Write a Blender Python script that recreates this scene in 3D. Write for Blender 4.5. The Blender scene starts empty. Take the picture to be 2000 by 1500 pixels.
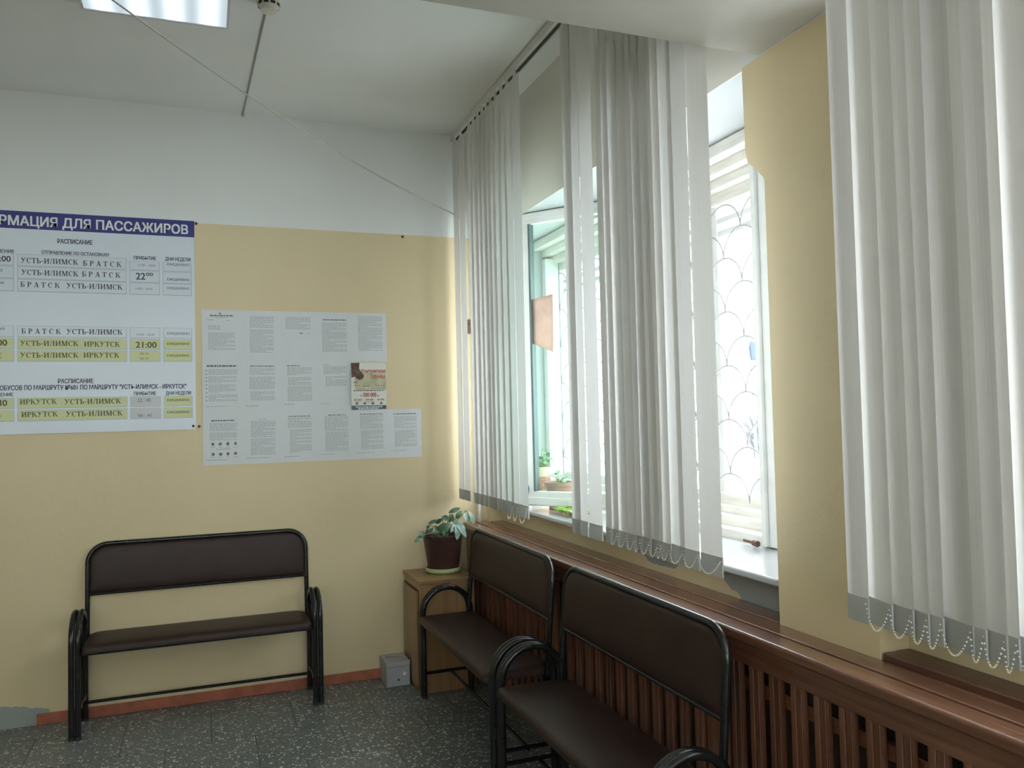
import bpy, bmesh, math, random
from math import sin, cos, pi, radians
from mathutils import Vector, Matrix

random.seed(7)
SC = bpy.context.scene
COL = SC.collection

# ---------------------------------------------------------------- camera
cam_d = bpy.data.cameras.new('camera')
cam = bpy.data.objects.new('camera', cam_d)
COL.objects.link(cam)
cam_d.sensor_fit = 'HORIZONTAL'
cam_d.sensor_width = 36.0
cam_d.lens = 1585.67 / 2000 * 36.0
cam_d.clip_start = 0.05
cam_d.clip_end = 300
_r = Vector((0.935023, -0.353793, -0.023711))
_u = Vector((0.009353, -0.042238, 0.999064))
_f = Vector((0.354463, 0.93437, 0.036185))
_m = Matrix(((_r.x, _u.x, -_f.x), (_r.y, _u.y, -_f.y), (_r.z, _u.z, -_f.z))).to_4x4()
_m.translation = Vector((-1.66864, -4.90026, 1.56315))
cam.matrix_world = _m
SC.camera = cam

# ---------------------------------------------------------------- sky, exposure
SC.view_settings.view_transform = 'Standard'
SC.view_settings.look = 'None'
SC.view_settings.gamma = 1.0
SC.view_settings.use_curve_mapping = False
SC.view_settings.exposure = 0.0
SKY = 10.2
LAMP = 1.0
wd = bpy.data.worlds.new('sky')
SC.world = wd
wd.use_nodes = True
_bg = wd.node_tree.nodes['Background']
_bg.inputs[0].default_value = (0.90, 0.96, 1.0, 1)
_bg.inputs[1].default_value = SKY
SC.cycles.max_bounces = 10
SC.cycles.diffuse_bounces = 6
SC.cycles.transparent_max_bounces = 24
SC.cycles.transmission_bounces = 8
SC.cycles.sample_clamp_indirect = 6.0
SC.cycles.caustics_reflective = False
SC.cycles.caustics_refractive = False
SC.cycles.use_denoising = True

H = 3.34          # ceiling height
ZH = 2.673        # head of the window niches
ZP = 2.685        # top of the yellow paint

# ---------------------------------------------------------------- materials
def mat(name):
    m = bpy.data.materials.new(name)
    m.use_nodes = True
    nt = m.node_tree
    return m, nt, nt.nodes['Principled BSDF']

def N(nt, t, **kw):
    n = nt.nodes.new(t)
    for k, v in kw.items():
        if k.startswith('i_'):
            n.inputs[k[2:].replace('_', ' ')].default_value = v
        else:
            setattr(n, k, v)
    return n

def plain(name, c, rough=0.6, metal=0.0, spec=0.5, noise=0.0, nscale=8.0, bump=0.0, bscale=60.0, stretch=(1, 1, 1)):
    m, nt, b = mat(name)
    b.inputs['Roughness'].default_value = rough
    b.inputs['Metallic'].default_value = metal
    b.inputs['Specular IOR Level'].default_value = spec
    tc = N(nt, 'ShaderNodeTexCoord')
    mp = N(nt, 'ShaderNodeMapping')
    mp.inputs['Scale'].default_value = stretch
    nt.links.new(tc.outputs['Object'], mp.inputs[0])
    nz = N(nt, 'ShaderNodeTexNoise', i_Scale=nscale, i_Detail=5.0)
    nt.links.new(mp.outputs[0], nz.inputs['Vector'])
    rp = N(nt, 'ShaderNodeMapRange')
    rp.inputs['From Min'].default_value = 0.3
    rp.inputs['From Max'].default_value = 0.7
    rp.inputs['To Min'].default_value = 1 - noise
    rp.inputs['To Max'].default_value = 1 + noise
    nt.links.new(nz.outputs['Fac'], rp.inputs['Value'])
    mx = N(nt, 'ShaderNodeVectorMath', operation='SCALE')
    mx.inputs[0].default_value = c[:3]
    nt.links.new(rp.outputs[0], mx.inputs['Scale'])
    nt.links.new(mx.outputs[0], b.inputs['Base Color'])
    if bump:
        n2 = N(nt, 'ShaderNodeTexNoise', i_Scale=bscale, i_Detail=4.0)
        nt.links.new(mp.outputs[0], n2.inputs['Vector'])
        bp = N(nt, 'ShaderNodeBump', i_Strength=bump, i_Distance=0.01)
        nt.links.new(n2.outputs['Fac'], bp.inputs['Height'])
        nt.links.new(bp.outputs[0], b.inputs['Normal'])
    return m

YEL = (0.72, 0.605, 0.38)
WHT = (0.80, 0.82, 0.80)

def wall_material(name, inner_white=False, patches=(), all_yellow=False):
    """painted plaster: yellow below ZP, off-white above; optional bare grey plaster patches (y, z, r) / (x, z, r)"""
    m, nt, b = mat(name)
    L = nt.links.new
    tc = N(nt, 'ShaderNodeTexCoord')
    sp = N(nt, 'ShaderNodeSeparateXYZ')
    L(tc.outputs['Object'], sp.inputs[0])
    nz = N(nt, 'ShaderNodeTexNoise', i_Scale=2.2, i_Detail=6.0)
    L(tc.outputs['Object'], nz.inputs['Vector'])
    ny = N(nt, 'ShaderNodeMix', data_type='RGBA')
    ny.inputs['A'].default_value = (YEL[0]*0.93, YEL[1]*0.93, YEL[2]*0.90, 1)
    ny.inputs['B'].default_value = (YEL[0]*1.05, YEL[1]*1.05, YEL[2]*1.08, 1)
    L(nz.outputs['Fac'], ny.inputs['Factor'])
    col = ny.outputs['Result']
    if not all_yellow:
        gt = N(nt, 'ShaderNodeMath', operation='GREATER_THAN')
        gt.inputs[1].default_value = ZP
        L(sp.outputs['Z'], gt.inputs[0])
        mw = N(nt, 'ShaderNodeMix', data_type='RGBA')
        mw.inputs['B'].default_value = (*WHT, 1)
        L(gt.outputs[0], mw.inputs['Factor'])
        L(col, mw.inputs['A'])
        col = mw.outputs['Result']
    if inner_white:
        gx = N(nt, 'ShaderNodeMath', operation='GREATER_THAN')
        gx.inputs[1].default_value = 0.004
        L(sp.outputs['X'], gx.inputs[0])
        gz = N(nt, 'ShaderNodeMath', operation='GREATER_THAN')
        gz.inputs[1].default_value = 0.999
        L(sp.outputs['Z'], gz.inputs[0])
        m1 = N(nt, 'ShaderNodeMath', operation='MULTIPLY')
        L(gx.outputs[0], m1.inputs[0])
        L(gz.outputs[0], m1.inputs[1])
        gy = N(nt, 'ShaderNodeMath', operation='GREATER_THAN')
        gy.inputs[1].default_value = -2.709
        L(sp.outputs['Y'], gy.inputs[0])
        gh = N(nt, 'ShaderNodeMath', operation='GREATER_THAN')
        gh.inputs[1].default_value = ZH - 0.002
        L(sp.outputs['Z'], gh.inputs[0])
        m2 = N(nt, 'ShaderNodeMath', operation='MULTIPLY')
        L(gy.outputs[0], m2.inputs[0])
        L(gh.outputs[0], m2.inputs[1])
        mf = N(nt, 'ShaderNodeMix', data_type='RGBA')
        mf.inputs['B'].default_value = (0.83, 0.80, 0.71, 1)
        L(m2.outputs[0], mf.inputs['Factor'])
        L(col, mf.inputs['A'])
        col = mf.outputs['Result']
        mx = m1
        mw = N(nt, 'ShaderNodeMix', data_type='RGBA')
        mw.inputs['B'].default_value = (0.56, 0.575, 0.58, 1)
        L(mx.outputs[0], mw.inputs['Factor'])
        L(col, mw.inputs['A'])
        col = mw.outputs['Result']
    for (axis, c0, z0, ra, rz) in patches:
        n3 = N(nt, 'ShaderNodeTexNoise', i_Scale=14.0, i_Detail=5.0)
        L(tc.outputs['Object'], n3.inputs['Vector'])
        a = N(nt, 'ShaderNodeMath', operation='SUBTRACT'); a.inputs[1].default_value = c0
        L(sp.outputs[axis], a.inputs[0])
        a2 = N(nt, 'ShaderNodeMath', operation='DIVIDE'); a2.inputs[1].default_value = ra
        L(a.outputs[0], a2.inputs[0])
        z = N(nt, 'ShaderNodeMath', operation='SUBTRACT'); z.inputs[1].default_value = z0
        L(sp.outputs['Z'], z.inputs[0])
        z2 = N(nt, 'ShaderNodeMath', operation='DIVIDE'); z2.inputs[1].default_value = rz
        L(z.outputs[0], z2.inputs[0])
        aa = N(nt, 'ShaderNodeMath', operation='POWER'); aa.inputs[1].default_value = 2
        L(a2.outputs[0], aa.inputs[0])
        zz = N(nt, 'ShaderNodeMath', operation='POWER'); zz.inputs[1].default_value = 2
        L(z2.outputs[0], zz.inputs[0])
        s = N(nt, 'ShaderNodeMath', operation='ADD')
        L(aa.outputs[0], s.inputs[0]); L(zz.outputs[0], s.inputs[1])
        s2 = N(nt, 'ShaderNodeMath', operation='ADD')
        L(s.outputs[0], s2.inputs[0]); L(n3.outputs['Fac'], s2.inputs[1])
        lt = N(nt, 'ShaderNodeMath', operation='LESS_THAN'); lt.inputs[1].default_value = 1.15
        L(s2.outputs[0], lt.inputs[0])
        if axis == 'Y':
            gr = N(nt, 'ShaderNodeMath', operation='GREATER_THAN'); gr.inputs[1].default_value = 0.05
            L(sp.outputs['X'], gr.inputs[0])
            lm = N(nt, 'ShaderNodeMath', operation='MULTIPLY')
            L(lt.outputs[0], lm.inputs[0]); L(gr.outputs[0], lm.inputs[1])
            lt = lm
        mw = N(nt, 'ShaderNodeMix', data_type='RGBA')
        mw.inputs['B'].default_value = (0.34, 0.37, 0.36, 1)
        L(lt.outputs[0], mw.inputs['Factor'])
        L(col, mw.inputs['A'])
        col = mw.outputs['Result']
    L(col, b.inputs['Base Color'])
    b.inputs['Roughness'].default_value = 0.48
    b.inputs['Specular IOR Level'].default_value = 0.35
    n2 = N(nt, 'ShaderNodeTexNoise', i_Scale=35.0, i_Detail=5.0)
    L(tc.outputs['Object'], n2.inputs['Vector'])
    bp = N(nt, 'ShaderNodeBump', i_Strength=0.12, i_Distance=0.01)
    L(n2.outputs['Fac'], bp.inputs['Height'])
    L(bp.outputs[0], b.inputs['Normal'])
    return m

def floor_material():
    m, nt, b = mat('terrazzo_tiles')
    L = nt.links.new
    tc = N(nt, 'ShaderNodeTexCoord')
    mp = N(nt, 'ShaderNodeMapping')
    mp.inputs['Location'].default_value = (0.838 + 0.407 * 20, 0.21 + 0.41 * 20, 0)
    L(tc.outputs['Object'], mp.inputs[0])
    br = N(nt, 'ShaderNodeTexBrick', offset=0.5, offset_frequency=2, squash=1.0)
    br.inputs['Color1'].default_value = (0.122, 0.140, 0.138, 1)
    br.inputs['Color2'].default_value = (0.182, 0.198, 0.194, 1)
    br.inputs['Mortar'].default_value = (0.035, 0.036, 0.033, 1)
    br.inputs['Scale'].default_value = 1.0
    br.inputs['Mortar Size'].default_value = 0.0022
    br.inputs['Mortar Smooth'].default_value = 0.2
    br.inputs['Bias'].default_value = 0.0
    br.inputs['Brick Width'].default_value = 0.407
    br.inputs['Row Height'].default_value = 0.41
    L(mp.outputs[0], br.inputs['Vector'])
    col = br.outputs['Color']
    for sc, lo, cc, th in ((75.0, 0.80, (0.72, 0.73, 0.70, 1), 0.46), (120.0, 0.66, (0.36, 0.37, 0.34, 1), 0.40), (150.0, 0.78, (0.03, 0.033, 0.03, 1), 0.4)):
        v = N(nt, 'ShaderNodeTexVoronoi', i_Scale=sc)
        L(tc.outputs['Object'], v.inputs['Vector'])
        sp = N(nt, 'ShaderNodeSeparateColor')
        L(v.outputs['Color'], sp.inputs[0])
        g = N(nt, 'ShaderNodeMath', operation='GREATER_THAN'); g.inputs[1].default_value = lo
        L(sp.outputs[0], g.inputs[0])
        d = N(nt, 'ShaderNodeMath', operation='LESS_THAN'); d.inputs[1].default_value = th
        L(v.outputs['Distance'], d.inputs[0])
        mu = N(nt, 'ShaderNodeMath', operation='MULTIPLY')
        L(g.outputs[0], mu.inputs[0]); L(d.outputs[0], mu.inputs[1])
        nm = N(nt, 'ShaderNodeMath', operation='SUBTRACT'); nm.inputs[0].default_value = 1.0
        L(br.outputs['Fac'], nm.inputs[1])
        mu2 = N(nt, 'ShaderNodeMath', operation='MULTIPLY')
        L(mu.outputs[0], mu2.inputs[0]); L(nm.outputs[0], mu2.inputs[1])
        mx = N(nt, 'ShaderNodeMix', data_type='RGBA')
        mx.inputs['B'].default_value = cc
        L(mu2.outputs[0], mx.inputs['Factor']); L(col, mx.inputs['A'])
        col = mx.outputs['Result']
    L(col, b.inputs['Base Color'])
    b.inputs['Roughness'].default_value = 0.42
    bp = N(nt, 'ShaderNodeBump', i_Strength=0.4, i_Distance=0.004, invert=True)
    L(br.outputs['Fac'], bp.inputs['Height'])
    L(bp.outputs[0], b.inputs['Normal'])
    return m

def wood(name, c1, c2, rough=0.35, axis=1, scale=1.0, coat=0.3):
    m, nt, b = mat(name)
    L = nt.links.new
    tc = N(nt, 'ShaderNodeTexCoord')
    mp = N(nt, 'ShaderNodeMapping')
    s = [28.0 * scale] * 3
    s[axis] = 1.6 * scale
    mp.inputs['Scale'].default_value = s
    L(tc.outputs['Object'], mp.inputs[0])
    nz = N(nt, 'ShaderNodeTexNoise', i_Scale=1.0, i_Detail=7.0, i_Roughness=0.6, i_Distortion=0.6)
    L(mp.outputs[0], nz.inputs['Vector'])
    oi = N(nt, 'ShaderNodeObjectInfo')
    cr = N(nt, 'ShaderNodeValToRGB')
    cr.color_ramp.elements[0].position = 0.34
    cr.color_ramp.elements[0].color = (*c1, 1)
    cr.color_ramp.elements[1].position = 0.68
    cr.color_ramp.elements[1].color = (*c2, 1)
    L(nz.outputs['Fac'], cr.inputs[0])
    mr = N(nt, 'ShaderNodeMapRange')
    mr.inputs['To Min'].default_value = 0.82
    mr.inputs['To Max'].default_value = 1.18
    L(oi.outputs['Random'], mr.inputs['Value'])
    sc = N(nt, 'ShaderNodeVectorMath', operation='SCALE')
    L(cr.outputs[0], sc.inputs[0]); L(mr.outputs[0], sc.inputs['Scale'])
    L(sc.outputs[0], b.inputs['Base Color'])
    b.inputs['Roughness'].default_value = rough
    b.inputs['Coat Weight'].default_value = coat
    b.inputs['Coat Roughness'].default_value = 0.25
    return m

def fabric_material(name, c, trans=0.42):
    m = bpy.data.materials.new(name)
    m.use_nodes = True
    nt = m.node_tree
    nt.nodes.clear()
    L = nt.links.new
    out = N(nt, 'ShaderNodeOutputMaterial')
    tc = N(nt, 'ShaderNodeTexCoord')
    mp = N(nt, 'ShaderNodeMapping')
    mp.inputs['Scale'].default_value = (240, 240, 1.2)
    L(tc.outputs['Object'], mp.inputs[0])
    nz = N(nt, 'ShaderNodeTexNoise', i_Scale=1.0, i_Detail=3.0)
    L(mp.outputs[0], nz.inputs['Vector'])
    mx = N(nt, 'ShaderNodeMix', data_type='RGBA')
    mx.inputs['A'].default_value = (c[0]*0.90, c[1]*0.90, c[2]*0.90, 1)
    mx.inputs['B'].default_value = (min(1, c[0]*1.06), min(1, c[1]*1.06), min(1, c[2]*1.06), 1)
    L(nz.outputs['Fac'], mx.inputs['Factor'])
    oi = N(nt, 'ShaderNodeObjectInfo')           # random tone per strip, so neighbours stand apart
    mr = N(nt, 'ShaderNodeMapRange')
    mr.inputs['To Min'].default_value = 0.91
    mr.inputs['To Max'].default_value = 1.06
    L(oi.outputs['Random'], mr.inputs['Value'])
    sv = N(nt, 'ShaderNodeVectorMath', operation='SCALE')
    L(mx.outputs['Result'], sv.inputs[0]); L(mr.outputs[0], sv.inputs['Scale'])
    d = N(nt, 'ShaderNodeBsdfDiffuse')
    t = N(nt, 'ShaderNodeBsdfTranslucent')
    L(sv.outputs[0], d.inputs[0]); L(sv.outputs[0], t.inputs[0])
    ms = N(nt, 'ShaderNodeMixShader')
    ms.inputs[0].default_value = trans
    L(d.outputs[0], ms.inputs[1]); L(t.outputs[0], ms.inputs[2])
    L(ms.outputs[0], out.inputs[0])
    return m

def glass_material(name, tint):
    m = bpy.data.materials.new(name)
    m.use_nodes = True
    nt = m.node_tree
    nt.nodes.clear()
    L = nt.links.new
    out = N(nt, 'ShaderNodeOutputMaterial')
    tr = N(nt, 'ShaderNodeBsdfTransparent'); tr.inputs[0].default_value = (*tint, 1)
    gl = N(nt, 'ShaderNodeBsdfGlossy'); gl.inputs[0].default_value = (1, 1, 1, 1); gl.inputs['Roughness'].default_value = 0.02
    ms = N(nt, 'ShaderNodeMixShader')
    ms.inputs[0].default_value = 0.05
    L(tr.outputs[0], ms.inputs[1]); L(gl.outputs[0], ms.inputs[2])
    L(ms.outputs[0], out.inputs[0])
    return m

def emit_material():
    """prismatic diffuser of the ceiling lamp, four tubes glow behind it"""
    m = bpy.data.materials.new('lit_diffuser')
    m.use_nodes = True
    nt = m.node_tree
    nt.nodes.clear()
    L = nt.links.new
    out = N(nt, 'ShaderNodeOutputMaterial')
    tc = N(nt, 'ShaderNodeTexCoord')
    sp = N(nt, 'ShaderNodeSeparateXYZ')
    L(tc.outputs['Object'], sp.inputs[0])
    m1 = N(nt, 'ShaderNodeMath', operation='MULTIPLY'); m1.inputs[1].default_value = 2 * pi / 0.14
    L(sp.outputs['X'], m1.inputs[0])
    cs = N(nt, 'ShaderNodeMath', operation='COSINE'); L(m1.outputs[0], cs.inputs[0])
    mr = N(nt, 'ShaderNodeMapRange')
    mr.inputs['From Min'].default_value = -1; mr.inputs['From Max'].default_value = 1
    mr.inputs['To Min'].default_value = LAMP * 1.5; mr.inputs['To Max'].default_value = LAMP * 0.72
    L(cs.outputs[0], mr.inputs['Value'])
    em = N(nt, 'ShaderNodeEmission'); em.inputs[0].default_value = (0.80, 0.93, 1.0, 1)
    L(mr.outputs[0], em.inputs[1])
    L(em.outputs[0], out.inputs[0])
    return m

M = {}
M['back_wall'] = wall_material('painted_plaster_back', patches=(('X', -2.62, 0.05, 0.22, 0.075),))
M['win_wall'] = wall_material('painted_plaster_window_side', inner_white=True,
                              patches=(('Y', -2.62, 0.955, 0.34, 0.10), ('Y', -1.93, 0.945, 0.17, 0.04)))
M['side_wall'] = wall_material('painted_plaster_side')
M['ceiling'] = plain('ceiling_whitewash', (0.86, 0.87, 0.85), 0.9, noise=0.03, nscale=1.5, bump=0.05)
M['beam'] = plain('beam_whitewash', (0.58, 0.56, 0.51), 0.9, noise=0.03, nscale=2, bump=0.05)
M['floor'] = floor_material()
M['baseboard'] = plain('orange_floor_paint', (0.40, 0.13, 0.075), 0.5, noise=0.18, nscale=14)
M['white_paint'] = plain('white_gloss_paint', (0.80, 0.80, 0.77), 0.35, noise=0.05, nscale=9)
M['old_paint'] = plain('flaking_cream_paint', (0.78, 0.75, 0.69), 0.5, noise=0.12, nscale=18, stretch=(1, .3, 2.5))
M['sill'] = plain('sill_enamel', (0.46, 0.47, 0.475), 0.16, noise=0.03, nscale=6)
M['grille'] = plain('grey_white_grille_enamel', (0.36, 0.36, 0.36), 0.4)
M['black_metal'] = plain('black_enamel_tube', (0.012, 0.013, 0.014), 0.24, noise=0.2, nscale=30)
M['vinyl'] = plain('dark_brown_vinyl', (0.033, 0.016, 0.013), 0.45, spec=0.34, noise=0.16, nscale=9, bump=0.10, bscale=420)
M['wood'] = wood('reddish_varnished_pine', (0.115, 0.042, 0.022), (0.225, 0.098, 0.056), 0.30, axis=2)
M['wood_y'] = wood('reddish_varnished_board', (0.125, 0.048, 0.027), (0.235, 0.108, 0.065), 0.24, axis=1, coat=0.5)
M['dark_wood_y'] = wood('dark_brown_board', (0.075, 0.030, 0.018), (0.13, 0.055, 0.034), 0.35, axis=1)
M['veneer'] = wood('oak_veneer', (0.235, 0.135, 0.055), (0.35, 0.205, 0.090), 0.4, axis=2)
M['shade_panel'] = plain('shade_brown', (0.085, 0.065, 0.05), 0.8, noise=0.2, nscale=6)  # flat dark brown standing in for the shade behind the slats
M['groove'] = plain('dark_seam', (0.06, 0.035, 0.02), 0.8)
M['vane'] = fabric_material('ribbed_vane_fabric', (0.78, 0.77, 0.75), 0.24)
M['pocket'] = fabric_material('vane_weight_pocket', (0.62, 0.63, 0.61), 0.25)
M['rail'] = plain('white_rail', (0.72, 0.71, 0.68), 0.4)
M['dark'] = plain('dark_plastic', (0.03, 0.028, 0.024), 0.6)
M['bead'] = plain('bead_plastic', (0.80, 0.78, 0.72), 0.3)
M['pane'] = glass_material('clear_pane', (0.97, 0.98, 0.98))
M['light_tuned_pane'] = glass_material('light_tuned_pane', (0.97, 0.97, 0.96))  # near-clear tint, set to tune the daylight behind the near blind
M['green_pane'] = glass_material('greenish_pane', (0.84, 0.95, 0.905))
M['seal'] = plain('grey_green_seal', (0.12, 0.15, 0.15), 0.6)
M['board'] = plain('board_white', (0.68, 0.745, 0.81), 0.35, noise=0.02, nscale=3)
M['navy'] = plain('navy_print', (0.022, 0.026, 0.19), 0.4)
M['navy_ink'] = plain('dark_navy_ink', (0.018, 0.020, 0.075), 0.5)
M['ink'] = plain('dark_ink', (0.055, 0.055, 0.085), 0.6)
M['grey_ink'] = plain('faded_ink', (0.16, 0.17, 0.18), 0.7)
M['olive_ink'] = plain('ink_on_yellow', (0.10, 0.10, 0.05), 0.6)
M['white_ink'] = plain('white_lettering', (0.82, 0.84, 0.88), 0.4)
M['card_white'] = plain('white_card', (0.65, 0.71, 0.77), 0.3)
M['card_grey'] = plain('grey_card', (0.55, 0.565, 0.575), 0.4)
M['card_yellow'] = plain('yellow_card', (0.60, 0.64, 0.33), 0.4)
M['card_edge'] = plain('card_pocket_edge', (0.42, 0.47, 0.53), 0.3)
M['paper'] = plain('office_paper', (0.70, 0.73, 0.745), 0.7, noise=0.025, nscale=10)
M['print'] = plain('laser_print', (0.40, 0.42, 0.43), 0.8)
M['print_dark'] = plain('bold_print', (0.19, 0.20, 0.205), 0.8)
M['red_print'] = plain('red_print', (0.52, 0.075, 0.055), 0.6)
M['leaflet'] = plain('leaflet_paper', (0.72, 0.74, 0.68), 0.4)
M['leaf_tint'] = plain('leaflet_tint', (0.52, 0.50, 0.33), 0.5, noise=0.2, nscale=20)
M['photo_brown'] = plain('leaflet_photo', (0.11, 0.06, 0.04), 0.5, noise=0.7, nscale=60)
M['green_print'] = plain('dark_green_print', (0.10, 0.13, 0.11), 0.5)
M['grey_box'] = plain('pale_grey_enamel', (0.40, 0.42, 0.45), 0.4)
M['pot_brown'] = plain('dark_brown_pot', (0.050, 0.022, 0.018), 0.38, noise=0.15, nscale=6)
M['saucer'] = plain('pale_green_saucer', (0.50, 0.60, 0.30), 0.4)
M['soil'] = plain('potting_soil', (0.04, 0.028, 0.02), 0.95, bump=0.8, bscale=90)
M['leaf'] = plain('grey_green_leaf', (0.105, 0.19, 0.12), 0.4, noise=0.35, nscale=30)
M['leaf_pale'] = plain('pale_leaf', (0.22, 0.33, 0.27), 0.42, noise=0.3, nscale=40)
M['leaf_bright'] = plain('window_leaf', (0.13, 0.33, 0.12), 0.4, noise=0.3, nscale=40)
M['leaf_lime'] = plain('lime_leaf', (0.32, 0.50, 0.07), 0.4, noise=0.3, nscale=40)
M['stem'] = plain('green_stem', (0.20, 0.26, 0.11), 0.6)
M['pot_cream'] = plain('cream_pot', (0.66, 0.56, 0.38), 0.5)
M['pot_red'] = plain('red_pattern', (0.42, 0.16, 0.12), 0.5, noise=0.5, nscale=90)
M['terracotta'] = plain('terracotta_plastic', (0.44, 0.20, 0.15), 0.5)
M['orange_paper'] = plain('faded_orange_paper', (0.78, 0.52, 0.42), 0.7, noise=0.10, nscale=14)
M['cream_plastic'] = plain('cream_plastic', (0.72, 0.70, 0.60), 0.4)
M['cable'] = plain('grey_cable', (0.36, 0.36, 0.34), 0.6)
M['cord'] = plain('pale_cord', (0.52, 0.50, 0.44), 0.7)
M['rust'] = plain('rusty_steel', (0.14, 0.075, 0.045), 0.6)
M['chrome'] = plain('bright_steel', (0.75, 0.75, 0.75), 0.2, metal=1.0)
M['lamp_body'] = plain('lamp_white_steel', (0.66, 0.68, 0.68), 0.4)
M['diffuser'] = emit_material()
M['snow'] = plain('snow', (0.82, 0.84, 0.86), 0.8, noise=0.04, nscale=0.4)
M['frost'] = plain('frosted_branches', (0.10, 0.105, 0.11), 0.9)
M['pole'] = plain('grey_pole', (0.09, 0.09, 0.10), 0.6)
M['flag'] = plain('blue_flag_cloth', (0.055, 0.075, 0.115), 0.8)

# ---------------------------------------------------------------- mesh helpers
def bm_box(bm, x0, x1, y0, y1, z0, z1):
    v = [bm.verts.new(p) for p in ((x0, y0, z0), (x1, y0, z0), (x1, y1, z0), (x0, y1, z0),
                                   (x0, y0, z1), (x1, y0, z1), (x1, y1, z1), (x0, y1, z1))]
    for f in ((3, 2, 1, 0), (4, 5, 6, 7), (0, 1, 5, 4), (1, 2, 6, 5), (2, 3, 7, 6), (3, 0, 4, 7)):
        bm.faces.new([v[i] for i in f])

def bm_tube(bm, pts, r, seg=10, closed=False):
    pts = [Vector(p) for p in pts]
    n = len(pts)
    rr = r if isinstance(r, (list, tuple)) else [r] * n
    rings = []
    prev = None
    for i, p in enumerate(pts):
        if closed:
            t = (pts[(i + 1) % n] - pts[i - 1])
        else:
            t = pts[min(i + 1, n - 1)] - pts[max(i - 1, 0)]
        t.normalize()
        if prev is None:
            a = Vector((0, 0, 1)) if abs(t.z) < 0.9 else Vector((1, 0, 0))
            nrm = (a - t * a.dot(t)).normalized()
        else:
            nrm = (prev - t * prev.dot(t)).normalized()
        prev = nrm
        bt = t.cross(nrm)
        rings.append([bm.verts.new(p + (nrm * cos(2*pi*k/seg) + bt * sin(2*pi*k/seg)) * rr[i]) for k in range(seg)])
    m = n if closed else n - 1
    for i in range(m):
        a, b = rings[i], rings[(i + 1) % n]
        for k in range(seg):
            bm.faces.new((a[k], a[(k+1) % seg], b[(k+1) % seg], b[k]))
    if not closed:
        bm.faces.new(list(reversed(rings[0])))
        bm.faces.new(rings[-1])

def bm_lathe(bm, prof, c=(0, 0, 0), seg=32):
    c = Vector(c)
    rings = []
    for r, z in prof:
        if r < 1e-6:
            rings.append([bm.verts.new(c + Vector((0, 0, z)))])
        else:
            rings.append([bm.verts.new(c + Vector((r*cos(2*pi*k/seg), r*sin(2*pi*k/seg), z))) for k in range(seg)])
    for a, b in zip(rings, rings[1:]):
        for k in range(seg):
            if len(a) == 1 and len(b) == 1:
                continue
            if len(a) == 1:
                bm.faces.new((a[0], b[(k+1) % seg], b[k]))
            elif len(b) == 1:
                bm.faces.new((a[k], a[(k+1) % seg], b[0]))
            else:
                bm.faces.new((a[k], a[(k+1) % seg], b[(k+1) % seg], b[k]))

def bm_prism(bm, poly, axis, a0, a1):
    """extrude a 2-D polygon along an axis ('x': poly is (y,z); 'y': poly is (x,z); 'z': poly is (x,y))"""
    def P(q, a):
        if axis == 'x': return (a, q[0], q[1])
        if axis == 'y': return (q[0], a, q[1])
        return (q[0], q[1], a)
    A = [bm.verts.new(P(q, a0)) for q in poly]
    B = [bm.verts.new(P(q, a1)) for q in poly]
    n = len(poly)
    bm.faces.new(A)
    bm.faces.new(list(reversed(B)))
    for i in range(n):
        bm.faces.new((A[i], B[i], B[(i+1) % n], A[(i+1) % n]))

def bm_ball(bm, c, r, sub=1):
    bmesh.ops.create_icosphere(bm, subdivisions=sub, radius=r, matrix=Matrix.Translation(c))

def bm_quad(bm, pts):
    bm.faces.new([bm.verts.new(p) for p in pts])

def obj(name, bm, m, parent=None, bevel=0.0, bseg=2, smooth=True, angle=35, fix=True):
    if fix:
        bmesh.ops.recalc_face_normals(bm, faces=bm.faces)
    me = bpy.data.meshes.new(name)
    bm.to_mesh(me)
    bm.free()
    me.materials.append(m)
    if smooth:
        me.shade_smooth()
        me.set_sharp_from_angle(angle=radians(angle))
    o = bpy.data.objects.new(name, me)
    COL.objects.link(o)
    if parent is not None:
        o.parent = parent
    if bevel > 0:
        md = o.modifiers.new('bevel', 'BEVEL')
        md.width = bevel
        md.segments = bseg
        md.limit_method = 'ANGLE'
        md.angle_limit = radians(40)
        md.harden_normals = True
    return o

def box_obj(name, dims, m, parent=None, bevel=0.0, bseg=2):
    bm = bmesh.new()
    bm_box(bm, *dims)
    return obj(name, bm, m, parent, bevel, bseg)

def empty(name, loc=(0, 0, 0), rz=0.0):
    o = bpy.data.objects.new(name, None)
    o.empty_display_size = 0.1
    COL.objects.link(o)
    o.location = loc
    o.rotation_euler = (0, 0, rz)
    return o

def tag(o, label, cat, group=None, kind=None):
    o['label'] = label
    o['category'] = cat
    if group: o['group'] = group
    if kind: o['kind'] = kind
    return o

def struct(o):
    o['kind'] = 'structure'
    return o

def copy_tree(o, parent=None):
    c = o.copy()
    COL.objects.link(c)
    if parent is not None:
        c.parent = parent
    for ch in list(o.children):
        copy_tree(ch, c)
    return c

def arc(cx, cz, r, a0, a1, n):
    return [(cx + r*cos(radians(a0 + (a1-a0)*i/n)), cz + r*sin(radians(a0 + (a1-a0)*i/n))) for i in range(n+1)]

# ---------------------------------------------------------------- the room
XL, YF, XO = -5.6, -8.3, 0.64       # far left wall, wall behind the camera, outside face of the window wall
N1 = (-2.803, -0.04)                 # niche of window 1 (y range)
N2 = (-5.90, -3.205)                # niche of window 2
N4, N5 = (-5.30, -3.05), (-2.75, -0.50)   # niches of added windows 4 and 5 (x ranges), behind the camera
N3 = (-8.10, -6.40)                 # niche of window 3, added behind the camera for daylight
ZS = 1.0                            # underside of the sills

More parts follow.
